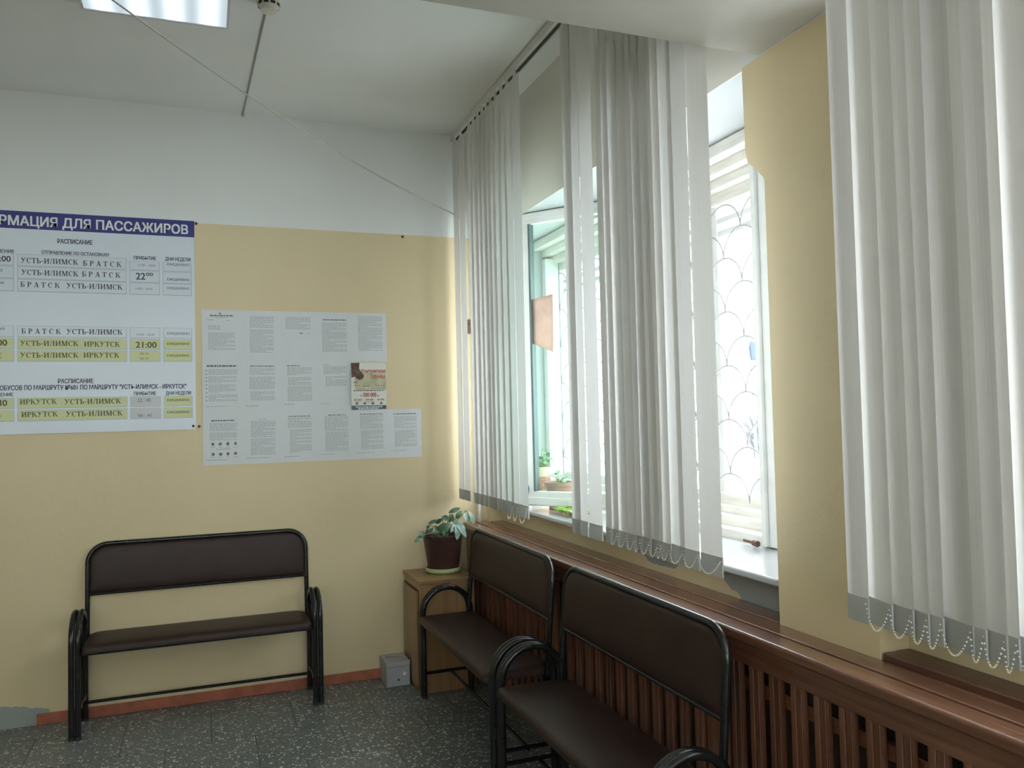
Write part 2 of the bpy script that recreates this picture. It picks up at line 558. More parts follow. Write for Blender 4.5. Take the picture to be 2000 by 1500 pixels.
bm = bmesh.new(); bm_box(bm, XL-0.64, XO, YF-0.64, 0.2, -0.15, 0.0)
struct(obj('floor', bm, M['floor'], smooth=False))
bm = bmesh.new(); bm_box(bm, XL-0.64, XO, YF-0.64, 0.2, H, H+0.2)
struct(obj('ceiling', bm, M['ceiling'], smooth=False))
bm = bmesh.new(); bm_box(bm, XL, XO, 0.0, 0.2, 0.0, H)
struct(obj('wall_back', bm, M['back_wall'], smooth=False))
bm = bmesh.new(); bm_box(bm, XL-0.64, XL, YF-0.64, 0.2, 0.0, H)
struct(obj('wall_left', bm, M['side_wall'], smooth=False))
bm = bmesh.new()                             # wall behind the camera, with window openings added for fill light
bm_box(bm, XL, XO, YF-0.64, YF, 0.0, 0.575)
bm_box(bm, XL, XO, YF-0.64, YF, 3.165, H)
for x0, x1 in ((XL, N4[0]), (N4[1], N5[0]), (N5[1], XO)):
    bm_box(bm, x0, x1, YF-0.64, YF, 0.578, 3.165)
struct(obj('wall_front', bm, M['side_wall'], smooth=False))
bm = bmesh.new()
bm_box(bm, 0, XO, YF, 0.0, ZH, H)
for y0, y1 in ((YF, N3[0]), (N3[1], N2[0]), (N2[1], N1[0]), (N1[1], 0.0)):
    bm_box(bm, 0, XO, y0, y1, 0.0, ZH)
for y0, y1 in (N1, N2, N3):                  # recessed breast below each sill
    bm_box(bm, 0.10, XO, y0, y1, 0.0, ZS)
# stepped plaster corner at the head of the far niche
bm_prism(bm, [(-2.803, 2.285), (-2.796, 2.297), (-2.752, 2.338), (-2.722, 2.365), (-2.712, 2.40), (-2.708, ZH), (-2.803, ZH)], 'x', 0.0, 0.33)
struct(obj('wall_right', bm, M['win_wall'], smooth=False))
# ceiling beam carried by the pier between the windows
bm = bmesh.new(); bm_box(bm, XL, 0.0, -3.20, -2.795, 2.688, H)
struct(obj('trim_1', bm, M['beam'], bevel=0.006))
# unseen low partition added behind the camera to shade the lower back wall
bm = bmesh.new(); bm_box(bm, XL, -1.0, -5.75, -5.60, 0.0, 1.30)
struct(obj('shading_partition', bm, M['side_wall'], bevel=0.01))
# painted skirting along the back wall
bm = bmesh.new(); bm_box(bm, -2.50, -0.01, -0.012, 0.0, 0.0, 0.058)
struct(obj('baseboard_back', bm, M['baseboard'], bevel=0.004))

# ---------------------------------------------------------------- windows
def window(name, y0, y1, mull_in, mull_out, grille_range=None, pane='pane'):
    root = struct(empty(name, (0.4, (y0+y1)/2, 1.03)))
    cx, cy, cz = 0.4, (y0+y1)/2, 1.03
    def B(bm, a, b, c, d, e, f): bm_box(bm, a-cx, b-cx, c-cy, d-cy, e-cz, f-cz)
    e = 0.003
    # sill board with a nosing that hangs into the room
    bm = bmesh.new(); B(bm, -0.004, 0.36, y0+e, y1-e, 1.001, 1.026)
    obj('window_sill', bm, M['sill'], root, bevel=0.008, bseg=3)
    # stepped head, built from three boards
    bm = bmesh.new()
    B(bm, 0.335, 0.40, y0+e, y1-e, 2.615, ZH-e)
    B(bm, 0.40, 0.455, y0+e, y1-e, 2.575, ZH-e)
    B(bm, 0.455, 0.51, y0+e, y1-e, 2.535, ZH-e)
    B(bm, 0.51, 0.60, y0+e, y1-e, 2.485, ZH-e)
    obj('head_moulding', bm, M['old_paint'], root, bevel=0.006)
    bm = bmesh.new()
    B(bm, 0.36, 0.42, y0+e, y1-e, 1.0+e, 1.065)
    B(bm, 0.42, 0.475, y0+e, y1-e, 1.0+e, 1.105)
    B(bm, 0.475, 0.52, y0+e, y1-e, 1.0+e, 1.135)
    B(bm, 0.52, 0.60, y0+e, y1-e, 1.0+e, 1.185)
    obj('bottom_rail', bm, M['old_paint'], root, bevel=0.006)
    for a, b in ((y0+e, y0+0.06), (y1-0.06, y1-e)):
        bm = bmesh.new(); B(bm, 0.40, 0.60, a, b, 1.10, 2.56)
        obj('jamb', bm, M['white_paint'], root, bevel=0.005)
    for (ya, yb) in mull_in:
        bm = bmesh.new()
        B(bm, 0.335, 0.42, ya, yb, 1.03, 2.615)
        B(bm, 0.318, 0.335, ya+0.012, ya+0.05, 1.031, 2.56)
        B(bm, 0.318, 0.335, yb-0.04, yb-0.012, 1.031, 2.56)
        obj('inner_post', bm, M['white_paint'], root, bevel=0.005)
    for (ya, yb) in mull_out:
        bm = bmesh.new(); B(bm, 0.53, 0.59, ya, yb, 1.18, 2.49)
        obj('mullion', bm, M['white_paint'], root, bevel=0.005)
    bm = bmesh.new()
    B(bm, 0.535, 0.585, y0+0.06, y1-0.06, 2.405, 2.43)
    B(bm, 0.535, 0.585, y0+0.06, y1-0.06, 2.345, 2.372)
    obj('transom', bm, M['white_paint'], root, bevel=0.003)
    bm = bmesh.new(); B(bm, 0.563, 0.567, y0+0.06, y1-0.06, 1.18, 2.49)
    obj('glass_pane', bm, M[pane], root, smooth=False)
    # security grille of welded rod, fish-scale arches
    if grille_range:
        g0, g1 = grille_range
        bm = bmesh.new()
        R, xg = 0.127, 0.497
        k = 0
        z = 1.157
        while z < 2.45:
            c = -2.01 - 2*R*16 + (0 if k % 2 else R)
            while c < g1 + R:
                pts = []
                for i in range(13):
                    a = pi * i / 12
                    yy, zz = c + R*cos(a), z + 0.119*sin(a)
                    if g0 - 0.001 <= yy <= g1 + 0.001 and zz < 2.53:
                        pts.append((xg - cx, yy - cy, zz - cz))
                if len(pts) > 2:
                    bm_tube(bm, pts, 0.0034, 6)
                c += 2*R
            z += 0.119
            k += 1
        for yy in (g0, (g0+g1)/2, g1):
            bm_tube(bm, [(xg-cx, yy-cy, 1.13-cz), (xg-cx, yy-cy, 2.535-cz)], 0.0045, 6)
        obj('security_grille', bm, M['grille'], root)
    return root

w1 = window('window_1', N1[0], N1[1], [(-2.47, -2.30), (-1.31, -1.22)], [(-1.79, -1.745), (-0.42, -0.38)], (-2.74, -0.10))
w2 = window('window_2', N2[0], N2[1], [(-4.14, -4.04), (-5.14, -5.04)], [(-4.6, -4.56)], (-5.84, -3.27), 'light_tuned_pane')
w3 = window('added_window_3', N3[0], N3[1], [(-7.3, -7.2)], [(-7.7, -7.66)])  # unseen window added to throw more daylight on the back wall
for nm, (y0, y1) in (('added_window_4', N4), ('added_window_5', N5)):  # unseen windows added to fill the hall with daylight from behind
    w = window(nm, y0, y1, [(y0+1.0, y0+1.1), (y1-1.1, y1-1.0)], [(y0+1.5, y0+1.55)])
    w.location = ((y0+y1)/2, YF - 0.4, 0.62)
    w.scale = (1, 1, 1.548)
    w.rotation_euler = (0, 0, -pi/2)
# latch pin at the foot of the inner post
bm = bmesh.new()
bm_tube(bm, [(0.31-0.4, -2.30+1.4215, 0.010), (0.31-0.4, -2.275+1.4215, 0.012)], 0.012, 10)
bm_tube(bm, [(0.31-0.4, -2.275+1.4215, 0.012), (0.31-0.4, -2.215+1.4215, 0.014)], 0.006, 8)
obj('latch_pin', bm, M['rust'], w1)

# the inner casement that stands open into the room
def open_sash():
    # hinge line at (0.385, -1.205), free edge towards the back-left; local +x runs from the free edge to the hinge
    fx, fy = 0.0, -0.71
    d = Vector((0.614, -0.789))
    Lh = 0.62
    s = empty('open_casement', (fx - 0.4, fy + 1.4215, 0.0))
    s.rotation_euler = (0, 0, math.atan2(d.y, d.x))
    s.parent = w1
    t = 0.022
    bm = bmesh.new()
    bm_box(bm, 0, Lh, -t, t, 0.026, 0.104)
    bm_box(bm, 0, Lh, -t, t, 1.578, 1.640)
    bm_box(bm, 0, 0.052, -t, t, 0.1, 1.58)
    bm_box(bm, Lh-0.05, Lh, -t, t, 0.1, 1.58)
    bm_box(bm, 0.0, Lh, -t-0.006, -t, 0.03, 0.072)
    bm_box(bm, 0.0, Lh, -t-0.006, -t, 1.606, 1.636)
    obj('casement_frame', bm, M['white_paint'], s, bevel=0.004)
    bm = bmesh.new(); bm_box(bm, 0.052, 0.064, -t-0.002, t-0.004, 0.104, 1.578)
    obj('glazing_seal', bm, M['seal'], s, smooth=False)
    bm = bmesh.new(); bm_box(bm, 0.06, Lh-0.05, -0.002, 0.002, 0.1, 1.58)
    obj('glass_pane', bm, M['green_pane'], s, smooth=False)
    bm = bmesh.new()
    bm_tube(bm, [(0.02, -t-0.014, 0.09), (0.028, -t-0.02, 0.115), (0.022, -t-0.014, 0.135)], 0.005, 8)
    obj('casement_latch', bm, M['dark'], s)
open_sash()

# orange sheet taped to the glass of the open casement
def sash_pt(t, z, off=0.0):
    d = Vector((0.614, -0.789, 0)); n = Vector((-0.789, -0.614, 0))
    return Vector((0.0, -0.71, z)) + d*t + n*off
bm = bmesh.new()
nu, nv = 6, 8
g = []
for j in range(nv+1):
    row = []
    for i in range(nu+1):
        u, v = i/nu, j/nv
        tt = 0.062 + 0.128*u
        zt = 2.190 + 0.018*u
        zb = 1.944 - 0.054*u
        row.append(bm.verts.new(sash_pt(tt, zt + (zb-zt)*v, 0.006 + 0.010*u*v*v)))
    g.append(row)
for j in range(nv):
    for i in range(nu):
        bm.faces.new((g[j][i], g[j][i+1], g[j+1][i+1], g[j+1][i]))
o = obj('paper_notice', bm, M['orange_paper'])
md = o.modifiers.new('thickness', 'SOLIDIFY'); md.thickness = 0.0006
tag(o, 'faded orange paper notice taped on the glass of the open casement', 'notice')

# ---------------------------------------------------------------- vertical blinds
def make_blind(root_name, xt, y_edges, zt, zb, rail, label, chains, groups, tilt):
    """y_edges: list of runs, each a list of far edges (descending y) that show; vane i reaches from edge i to behind edge i+1"""
    oy = (rail[0] + rail[1]) / 2
    root = empty(root_name, (xt, oy, zb))
    tag(root, label, 'blind', None)
    bm = bmesh.new()
    bm_box(bm, -0.024, 0.026, rail[0]-oy, rail[1]-oy, zt+0.034-zb, H-0.001-zb)
    obj('headrail', bm, M['rail'], root, bevel=0.004)
    bm = bmesh.new()
    bm_box(bm, -0.008, 0.010, rail[0]+0.01-oy, rail[1]-0.01-oy, zt+0.031-zb, zt+0.0345-zb)
    obj('runner_slot', bm, M['dark'], root, smooth=False)
    lugs = []
    rnd = random.Random(len(label))
    for run in y_edges:
        run_l = []
        for i in range(len(run) - 1):
            ya, yb = run[i], run[i+1]
            first = (i == 0)
            dy = (ya - yb) if first else 0.121 + rnd.uniform(-0.003, 0.004)
            dx = 0.004 if first else max(0.0025, min(tilt, 0.5*(dy - (ya - yb))*(1.48/(yb + 4.9))))
            xb = -0.022 + rnd.uniform(-0.002, 0.002)       # edge nearer the camera hangs into the room
            A = Vector((xb + dx, yb + dy - oy, 0)); B = Vector((xb, yb - oy, 0))
            nrm = Vector((-(B-A).y, (B-A).x, 0)).normalized()
            if nrm.x > 0: nrm = -nrm
            bow = rnd.uniform(0.001, 0.005)
            sw = rnd.uniform(-0.006, 0.006)
            nb = 6
            rows = [zt - zb, (zt-zb)*0.66, (zt-zb)*0.33, 0.058]
            bm = bmesh.new()
            gr = []
            for z in rows:
                k = 1 - z/(zt-zb)
                gr.append([bm.verts.new(A.lerp(B, j/nb) + nrm*bow*(1-(2*j/nb-1)**2) + Vector((0, sw*k, z))) for j in range(nb+1)])
            for r in range(len(rows)-1):
                for j in range(nb):
                    bm.faces.new((gr[r][j], gr[r][j+1], gr[r+1][j+1], gr[r+1][j]))
            v = obj('vane', bm, M['vane'], root, fix=False)
            bm = bmesh.new()
            t = nrm * 0.0022
            off = Vector((0, sw, 0))
            P = [A.lerp(B, 0.01) + off, A.lerp(B, 0.5) + nrm*bow + off, A.lerp(B, 0.99) + off]
            f_, b_ = [], []
            for z in (0.062, 0.0):
                f_.append([bm.verts.new(p + t + Vector((0, 0, z))) for p in P])
                b_.append([bm.verts.new(p - t + Vector((0, 0, z))) for p in P])
            for q in range(2):
                bm.faces.new((f_[0][q], f_[0][q+1], f_[1][q+1], f_[1][q]))
                bm.faces.new((b_[0][q+1], b_[0][q], b_[1][q], b_[1][q+1]))
                bm.faces.new((f_[1][q], f_[1][q+1], b_[1][q+1], b_[1][q]))
                bm.faces.new((f_[0][q+1], f_[0][q], b_[0][q], b_[0][q+1]))
            for q in (0, 2):
                bm.faces.new((f_[0][q], f_[1][q], b_[1][q], b_[0][q]))
            obj('weight_pocket', bm, M['pocket'], v)
            mid = A.lerp(B, 0.5)
            bm = bmesh.new()
            bm_box(bm, mid.x-0.004, mid.x+0.004, mid.y-0.012, mid.y+0.012, zt-0.004-zb, zt+0.033-zb)
            obj('vane_carrier', bm, M['rail'], v)
            run_l.append((P[0] + t*2, P[2] + t*2))
        lugs.append(run_l)
    # bead chains that link the foot of one vane with the next
    for (ri, i0, i1, side, sag) in chains:
        bm = bmesh.new()
        run_l = lugs[ri]
        for i in range(i0, min(i1, len(run_l) - 1)):
            a = run_l[i][1] + Vector((-0.005, 0, 0.05)); b = run_l[i+1][1] + Vector((-0.005, 0, 0.05))
            dist = (b - a).length
            L_ = dist + 2.0*sag*0.9
            n = max(6, int(L_ / 0.0085))
            for k in range(n + 1):
                t = k / n
                p = a.lerp(b, t) + Vector((-0.006*sin(pi*t), 0, -sag*4*t*(1-t)))
                bm_ball(bm, p, 0.0024, 1)
        obj('bead_chain', bm, M['bead'], root)
    return root

left_run = [-0.035, -0.155, -0.275]
left_run2 = [-0.335, -0.434, -0.529, -0.598, -0.679, -0.750, -0.821, -0.905, -0.993, -1.086, -1.205]
right_run = [-1.690, -1.785, -1.858, -1.982]
right_run2 = [-2.010, -2.068, -2.125, -2.196, -2.263, -2.304, -2.358, -2.414, -2.445, -2.500, -2.574, -2.669, -2.785]
b1 = make_blind('vertical_blind', -0.17, [left_run, left_run2, right_run, right_run2], 3.262, 1.045, (-2.785, -0.008),
                'white vertical blind parted in the middle over the far window beside the back wall',
                [(1, 6, 9, 0, 0.075), (3, 0, 12, 0, 0.045)], None, 0.016)
run2 = [-3.300, -3.372, -3.441, -3.500, -3.540, -3.588, -3.652, -3.682, -3.732, -3.760]
while run2[-1] > -4.9:
    run2.append(run2[-1] - 0.062)
b2 = make_blind('vertical_blind', -0.17, [run2], 3.262, 1.040, (-5.9, -3.215),
                'white vertical blind with bead chains at the right edge, in front of the pilaster', [(0, 0, 9, 0, 0.055)], None, 0.030)

# ---------------------------------------------------------------- radiator cover
rc = empty('radiator_cover', (-0.1, -2.6, 0.0))
tag(rc, 'long reddish wooden slatted radiator cover under the windows', 'radiator cover')
rx, ry = -0.1, -2.6
def RB(name, x0, x1, y0, y1, z0, z1, m, bev=0.003, bs=2):
    return box_obj(name, (x0-rx, x1-rx, y0-ry, y1-ry, z0, z1), m, rc, bev, bs)
Y0, Y1 = -5.6, -0.006
ZT = 0.890
RB('top_board', -0.166, -0.088, Y0, Y1, ZT-0.034, ZT, M['wood_y'], 0.010, 4)
RB('top_board', -0.081, -0.003, Y0, Y1, ZT-0.034, ZT, M['wood_y'], 0.004)
RB('top_board', 0.006, 0.096, -2.798, -0.046, ZT-0.034, ZT, M['wood_y'], 0.004)
RB('seam_backing', -0.130, -0.004, Y0, Y1, ZT-0.044, ZT-0.0345, M['groove'], 0)
RB('top_board', 0.001, 0.097, Y0, -3.212, ZT-0.008, ZT+0.018, M['dark_wood_y'], 0.005, 3)
RB('fascia', -0.145, -0.125, Y0, Y1, 0.787, ZT-0.0345, M['wood_y'], 0.003)
RB('shade_panel', -0.040, -0.030, Y0, Y1, 0.0, ZT-0.046, M['shade_panel'], 0)  # dark sheet added to keep the gaps between slats in shade
RB('bottom_rail', -0.143, -0.127, Y0, Y1, 0.04, 0.11, M['wood_y'], 0.003)
RB('batten', -0.123, -0.105, Y0, Y1, 0.70, 0.74, M['wood_y'], 0.002)
RB('batten', -0.123, -0.105, Y0, Y1, 0.15, 0.19, M['wood_y'], 0.002)
RB('post', -0.144, -0.126, -2.722, -2.602, 0.0, 0.787, M['wood'], 0.003)
RB('post', -0.144, -0.126, -1.40, -1.25, 0.0, 0.787, M['wood'], 0.003)
RB('post', -0.144, -0.126, -0.20, -0.010, 0.0, 0.787, M['wood'], 0.003)
RB('post', -0.144, -0.126, -5.6, -5.5, 0.0, 0.787, M['wood'], 0.003)
slat = None
ys = [-2.555 + 0.0935*k for k in range(0, 12)] + [-2.764 - 0.0925*k for k in range(0, 29)] + [-1.205 + 0.0935*k for k in range(0, 11)]
for y in ys:
    if -1.43 < y < -1.22: continue
    if y < -5.45 or y > -0.24: continue
    if slat is None:
        bm = bmesh.new()
        bm_box(bm, -0.008, 0.008, -0.026, 0.026, 0.10, 0.788)
        bm_box(bm, -0.0105, -0.008, -0.022, -0.003, 0.10, 0.7875)
        bm_box(bm, -0.0105, -0.008, 0.003, 0.022, 0.10, 0.7875)
        slat = obj('slat', bm, M['wood'], rc, bevel=0.002)
        s = slat
    else:
        s = slat.copy(); COL.objects.link(s); s.parent = rc
    s.location = (-0.135 - rx, y - ry, 0)

# ---------------------------------------------------------------- benches
def make_bench():
    root = empty('metal_bench')
    hx, leg, arch_z, r = 0.592, 0.138, 0.458, 0.0140
    for s in (-1, 1):
        for off in (0.0145, -0.0145):
            x = s*hx + off
            pts = [(x, -leg, 0.004), (x, -leg, 0.2)] + [(x, leg*cos(radians(180-a)), arch_z + leg*sin(radians(a))) for a in range(0, 181, 10)] + [(x, leg, 0.2), (x, leg, 0.004)]
            bm = bmesh.new(); bm_tube(bm, pts, r, 14)
            obj('arm_frame', bm, M['black_metal'], root)
        bm = bmesh.new()
        bm_tube(bm, [(s*(hx-0.0145), -leg, 0.135), (s*(hx-0.0145), leg, 0.135)], 0.009, 10)
        obj('side_stretcher', bm, M['black_metal'], root)
        for y in (-leg, leg):
            bm = bmesh.new()
            bm_lathe(bm, [(0, 0), (0.0155, 0), (0.0155, 0.012), (0.014, 0.014)], (s*hx+0.0145, y, 0), 14)
            bm_lathe(bm, [(0, 0), (0.0155, 0), (0.0155, 0.012), (0.014, 0.014)], (s*hx-0.0145, y, 0), 14)
            obj('foot_cap', bm, M['dark'], root)
    bm = bmesh.new()
    bm_tube(bm, [(-hx+0.01, 0.02, 0.128), (hx-0.01, 0.02, 0.128)], 0.0085, 10)
    obj('long_stretcher', bm, M['black_metal'], root)
    bm = bmesh.new()
    for y in (-0.115, 0.105):
        bm_box(bm, -hx+0.012, hx-0.012, y-0.012, y+0.012, 0.402, 0.424)
    obj('seat_rail', bm, M['black_metal'], root, bevel=0.003)
    # cushioned seat: rounded slab, slightly crowned
    def cushion(name, hw, hd, rc_, th, crown, place, round_all=True):
        bm = bmesh.new()
        n = 6
        out = []
        corners = [(hw-rc_[0], hd-rc_[0], 0, rc_[0]), (-hw+rc_[0], hd-rc_[0], 90, rc_[0]), (-hw+rc_[1], -hd+rc_[1], 180, rc_[1]), (hw-rc_[1], -hd+rc_[1], 270, rc_[1])]
        for cx, cy, a0, rr in corners:
            for i in range(n+1):
                a = radians(a0 + 90*i/n)
                out.append((cx + rr*cos(a), cy + rr*sin(a)))
        layers = [(0.0, 0.0), (0.0, th*0.55), (0.006, th*0.85), (0.016, th*0.98), (0.045, th + crown*0.5), (0.10, th + crown)]
        prev = None
        for ins, z in layers:
            ring = []
            for (x, y) in out:
                fx = max(0.0, 1 - ins/hw); fy = max(0.05, 1 - ins/hd)
                ring.append(bm.verts.new(place(x*fx, y*fy, z)))
            if prev:
                for k in range(len(out)):
                    bm.faces.new((prev[k], prev[(k+1) % len(out)], ring[(k+1) % len(out)], ring[k]))
            else:
                bm.faces.new(list(reversed(ring)))
            prev = ring
        bm.faces.new(prev)
        return obj(name, bm, M['vinyl'], root, angle=60)
    cushion('seat', 0.556, 0.160, (0.055, 0.022), 0.036, 0.004, lambda x, y, z: (x, y - 0.010 , 0.424 + z))
    # back frame: inverted U of tube with a lower rail, leaning back a little
    def bk(x, z):
        return Vector((x, 0.118 + (z - 0.40) * 0.085, z))
    bx, bt, rr = 0.566, 0.916, 0.10
    pts = [bk(-bx, 0.40), bk(-bx, 0.6)]
    pts += [bk(-bx + rr + rr*cos(radians(a)), bt - rr + rr*sin(radians(a))) for a in range(180, 89, -10)]
    pts += [bk(bx - rr + rr*cos(radians(a)), bt - rr + rr*sin(radians(a))) for a in range(90, -1, -10)]
    pts += [bk(bx, 0.6), bk(bx, 0.40)]
    bm = bmesh.new(); bm_tube(bm, pts, 0.0125, 14)
    obj('back_frame', bm, M['black_metal'], root)
    bm = bmesh.new(); bm_tube(bm, [bk(-bx, 0.657), bk(bx, 0.657)], 0.0085, 10)
    obj('back_rail', bm, M['black_metal'], root)
    def place(x, y, z):
        p = bk(x, 0.7830 + y)
        return p + Vector((0, -z + 0.014, 0.085*z))
    cushion('backrest', 0.559, 0.1240, (0.094, 0.010), 0.028, 0.004, place)
    return root
bA = make_bench()
bA.location = (-1.692, -0.172, 0)
tag(bA, 'black tubular bench with dark brown vinyl pads, standing alone against the yellow back wall', 'bench', 'waiting benches')
bB = copy_tree(bA)
bB.location = (-0.405, -1.035, 0); bB.rotation_euler = (0, 0, -pi/2)
tag(bB, 'black tubular bench with brown vinyl pads next to the small corner cabinet', 'bench', 'waiting benches')
bC = copy_tree(bA)
bC.location = (-0.405, -2.31, 0); bC.rotation_euler = (0, 0, -pi/2)
tag(bC, 'nearest bench with brown vinyl pads, cut by the bottom edge of the photo', 'bench', 'waiting benches')

# ---------------------------------------------------------------- cabinet, box, potted plant
cab = empty('small_cabinet', (-0.385, -0.208, 0))
tag(cab, 'small oak veneer cabinet in the corner under the potted plant', 'cabinet')
bm = bmesh.new()
bm_box(bm, -0.16, 0.162, -0.19, 0.19, 0.0, 0.608)
obj('body', bm, M['veneer'], cab, bevel=0.003)
bm = bmesh.new(); bm_box(bm, -0.168, 0.166, -0.198, 0.196, 0.608, 0.63)
obj('top', bm, M['veneer'], cab, bevel=0.003)
bm = bmesh.new(); bm_box(bm, -0.172, -0.1605, -0.150, 0.172, 0.03, 0.565)
d = obj('door', bm, M['veneer'], cab, bevel=0.003)
bm = bmesh.new(); bm_box(bm, -0.1612, -0.1602, -0.158, 0.180, 0.022, 0.573)
obj('door_gap', bm, M['groove'], cab, smooth=False)

gb = empty('metal_box', (-0.632, -0.115, 0))
tag(gb, 'pale grey lidded box on the floor beside the cabinet', 'box')
bm = bmesh.new()
bm_box(bm, -0.070, 0.068, -0.088, 0.088, 0.0, 0.112)
obj('body', bm, M['grey_box'], gb, bevel=0.004)
bm = bmesh.new()
bm_box(bm, -0.072, 0.070, -0.090, 0.090, 0.1125, 0.140)
bm_box(bm, -0.050, 0.050, 0.030, 0.060, 0.140, 0.146)
obj('lid', bm, M['grey_box'], gb, bevel=0.004)
bm = bmesh.new(); bm_tube(bm, [(0.035, -0.0875, 0.07), (0.035, -0.0905, 0.07)], 0.010, 14)
obj('round_sticker', bm, M['white_paint'], gb)
bm = bmesh.new(); bm_tube(bm, [(0.0, -0.0875, 0.038), (0.0, -0.0915, 0.038)], 0.006, 10)
obj('keyhole', bm, M['dark'], gb)

def leaf(bm, base, tip, w, lift=0.2, seg=6, fold=0.15, side=None):
    base, tip = Vector(base), Vector(tip)
    ax = tip - base
    L_ = ax.length
    a = ax.normalized()
    if side is None:
        side = a.cross(Vector((0, 0, 1)))
        if side.length < 0.2: side = a.cross(Vector((0, 1, 0)))
    side = Vector(side).normalized()
    up = side.cross(a).normalized()
    L, C, Rr = [], [], []
    for i in range(seg+1):
        t = i/seg
        ww = w * 0.5 * (sin(pi * min(1, t*0.96 + 0.02))**0.8) * (1.0 if t < 0.999 else 0.1)
        c = base + ax*t + up*(lift*L_*sin(pi*t)*0.5)
        C.append(bm.verts.new(c)); L.append(bm.verts.new(c + side*ww + up*fold*ww)); Rr.append(bm.verts.new(c - side*ww + up*fold*ww))
    for i in range(seg):
        bm.faces.new((L[i], C[i], C[i+1], L[i+1])); bm.faces.new((C[i], Rr[i], Rr[i+1], C[i+1]))

pc = (-0.345, -0.185)
pp = empty('potted_plant', (pc[0], pc[1], 0.63))
tag(pp, 'leafy grey-green succulent in a dark brown pot on the cabinet', 'potted plant')
bm = bmesh.new()
bm_lathe(bm, [(0, 0.0), (0.088, 0.0), (0.104, 0.012), (0.106, 0.030), (0.100, 0.031), (0.098, 0.014), (0, 0.010)])
obj('saucer', bm, M['saucer'], pp)
bm = bmesh.new()
bm_lathe(bm, [(0, 0.012), (0.082, 0.012), (0.090, 0.02), (0.117, 0.205), (0.121, 0.215), (0.121, 0.222), (0.113, 0.222), (0.108, 0.195), (0, 0.195)])
obj('pot', bm, M['pot_brown'], pp)
bm = bmesh.new(); bm_lathe(bm, [(0.109, 0.197), (0.06, 0.205), (0, 0.208)])
obj('soil', bm, M['soil'], pp)
def pl(q, y=0.0):   # plate coordinates of the plant (x to the right, z up), y towards the wall
    return Vector(((q[0] - 560) / 9.375 / 318, y, 0.222 - (q[1] - 610) / 9.375 / 330))
LV = [((180, 600), (0, 690), 74, -.02, 0), ((215, 590), (85, 520), 84, -.03, 0), ((240, 590), (258, 460), 52, 0, 0), ((275, 600), (392, 478), 66, .02, 0), ((290, 490), (335, 425), 46, .03, 0),
      ((330, 415), (480, 338), 50, .04, 0), ((455, 415), (570, 322), 66, .04, 0), ((400, 590), (392, 500), 92, -.05, 0), ((450, 560), (625, 390), 160, -.03, 0), ((570, 300), (680, 365), 96, .03, 0),
      ((690, 410), (768, 255), 100, .02, 0), ((702, 232), (912, 154), 70, .03, 0), ((808, 340), (905, 195), 88, 0, 0), ((925, 225), (985, 412), 100, -.04, 1), ((1010, 205), (1082, 450), 78, -.05, 1),
      ((720, 410), (605, 532), 72, -.08, 1), ((720, 415), (718, 685), 100, -.10, 1), ((725, 410), (902, 662), 84, -.10, 1), ((730, 405), (895, 505), 84, -.08, 1), ((725, 400), (865, 385), 74, -.05, 1), ((715, 400), (640, 385), 50, -.05, 1),
      ((560, 600), (470, 520), 90, -.06, 0), ((600, 590), (560, 470), 110, -.02, 0), ((640, 600), (690, 500), 90, 0, 0), ((500, 610), (420, 440), 80, .04, 0), ((350, 600), (300, 520), 60, .05, 0), ((820, 590), (800, 450), 90, .05, 0)]
bmd, bml = bmesh.new(), bmesh.new()
rl = random.Random(3)
for (a, b, w, y, pale) in LV:
    A = pl(a, y); B = pl(b, y - 0.02 + rl.uniform(-.02, .02))
    A.y = y * 1.0
    leaf(bml if pale else bmd, A, B, w * 1.25 / 9.375 / 325, 0.25, side=Vector((B - A).cross(Vector((0.25, -1, 0.35)))))
fo = obj('foliage', bmd, M['leaf'], pp, angle=80)
obj('foliage', bml, M['leaf_pale'], pp, angle=80)
bm = bmesh.new()
for a, b in (((560, 640), (720, 405)), ((540, 640), (230, 592)), ((600, 640), (925, 215)), ((620, 640), (1010, 205)), ((520, 640), (330, 415)), ((560, 640), (570, 320)), ((610, 630), (702, 232))):
    A, B = pl(a), pl(b)
    A.z = 0.20
    m_ = A.lerp(B, 0.5) + Vector((0, 0, 0.02))
    bm_tube(bm, [A, m_, B], 0.0032, 6)
obj('stem', bm, M['stem'], pp)

# plants behind the open casement, on the window sill
def pot_plant(name, loc, prof, mats, label, leaves, seed, leafmat, spread, height, size):
    root = empty(name, loc)
    tag(root, label, 'potted plant', 'plants on the window sill')
    for nm, pr, mm in prof:
        bm = bmesh.new(); bm_lathe(bm, pr, seg=28)
        obj(nm, bm, mm, root)
    rn = random.Random(seed)
    bm, bs = bmesh.new(), bmesh.new()
    top = max(z for nm, pr, mm in prof for r, z in pr)
    for i in range(leaves):
        a = rn.uniform(0, 2*pi); rr = rn.uniform(0.15, 1.0) * spread
        c = Vector((rr*cos(a), rr*sin(a), top + rn.uniform(0.15, 1.0)*height))
        b0 = Vector((0.25*rr*cos(a), 0.25*rr*sin(a), top - 0.012))
        bm_tube(bs, [b0, b0.lerp(c, .5) + Vector((0, 0, .008)), c], 0.0016, 5)
        tip = c + Vector((cos(a)*size, sin(a)*size, rn.uniform(-0.6, 0.3)*size))
        leaf(bm, c, tip, size*0.72, 0.2)
    obj('foliage', bm, leafmat, root, angle=80)
    obj('stem', bs, M['stem'], root)
    return root
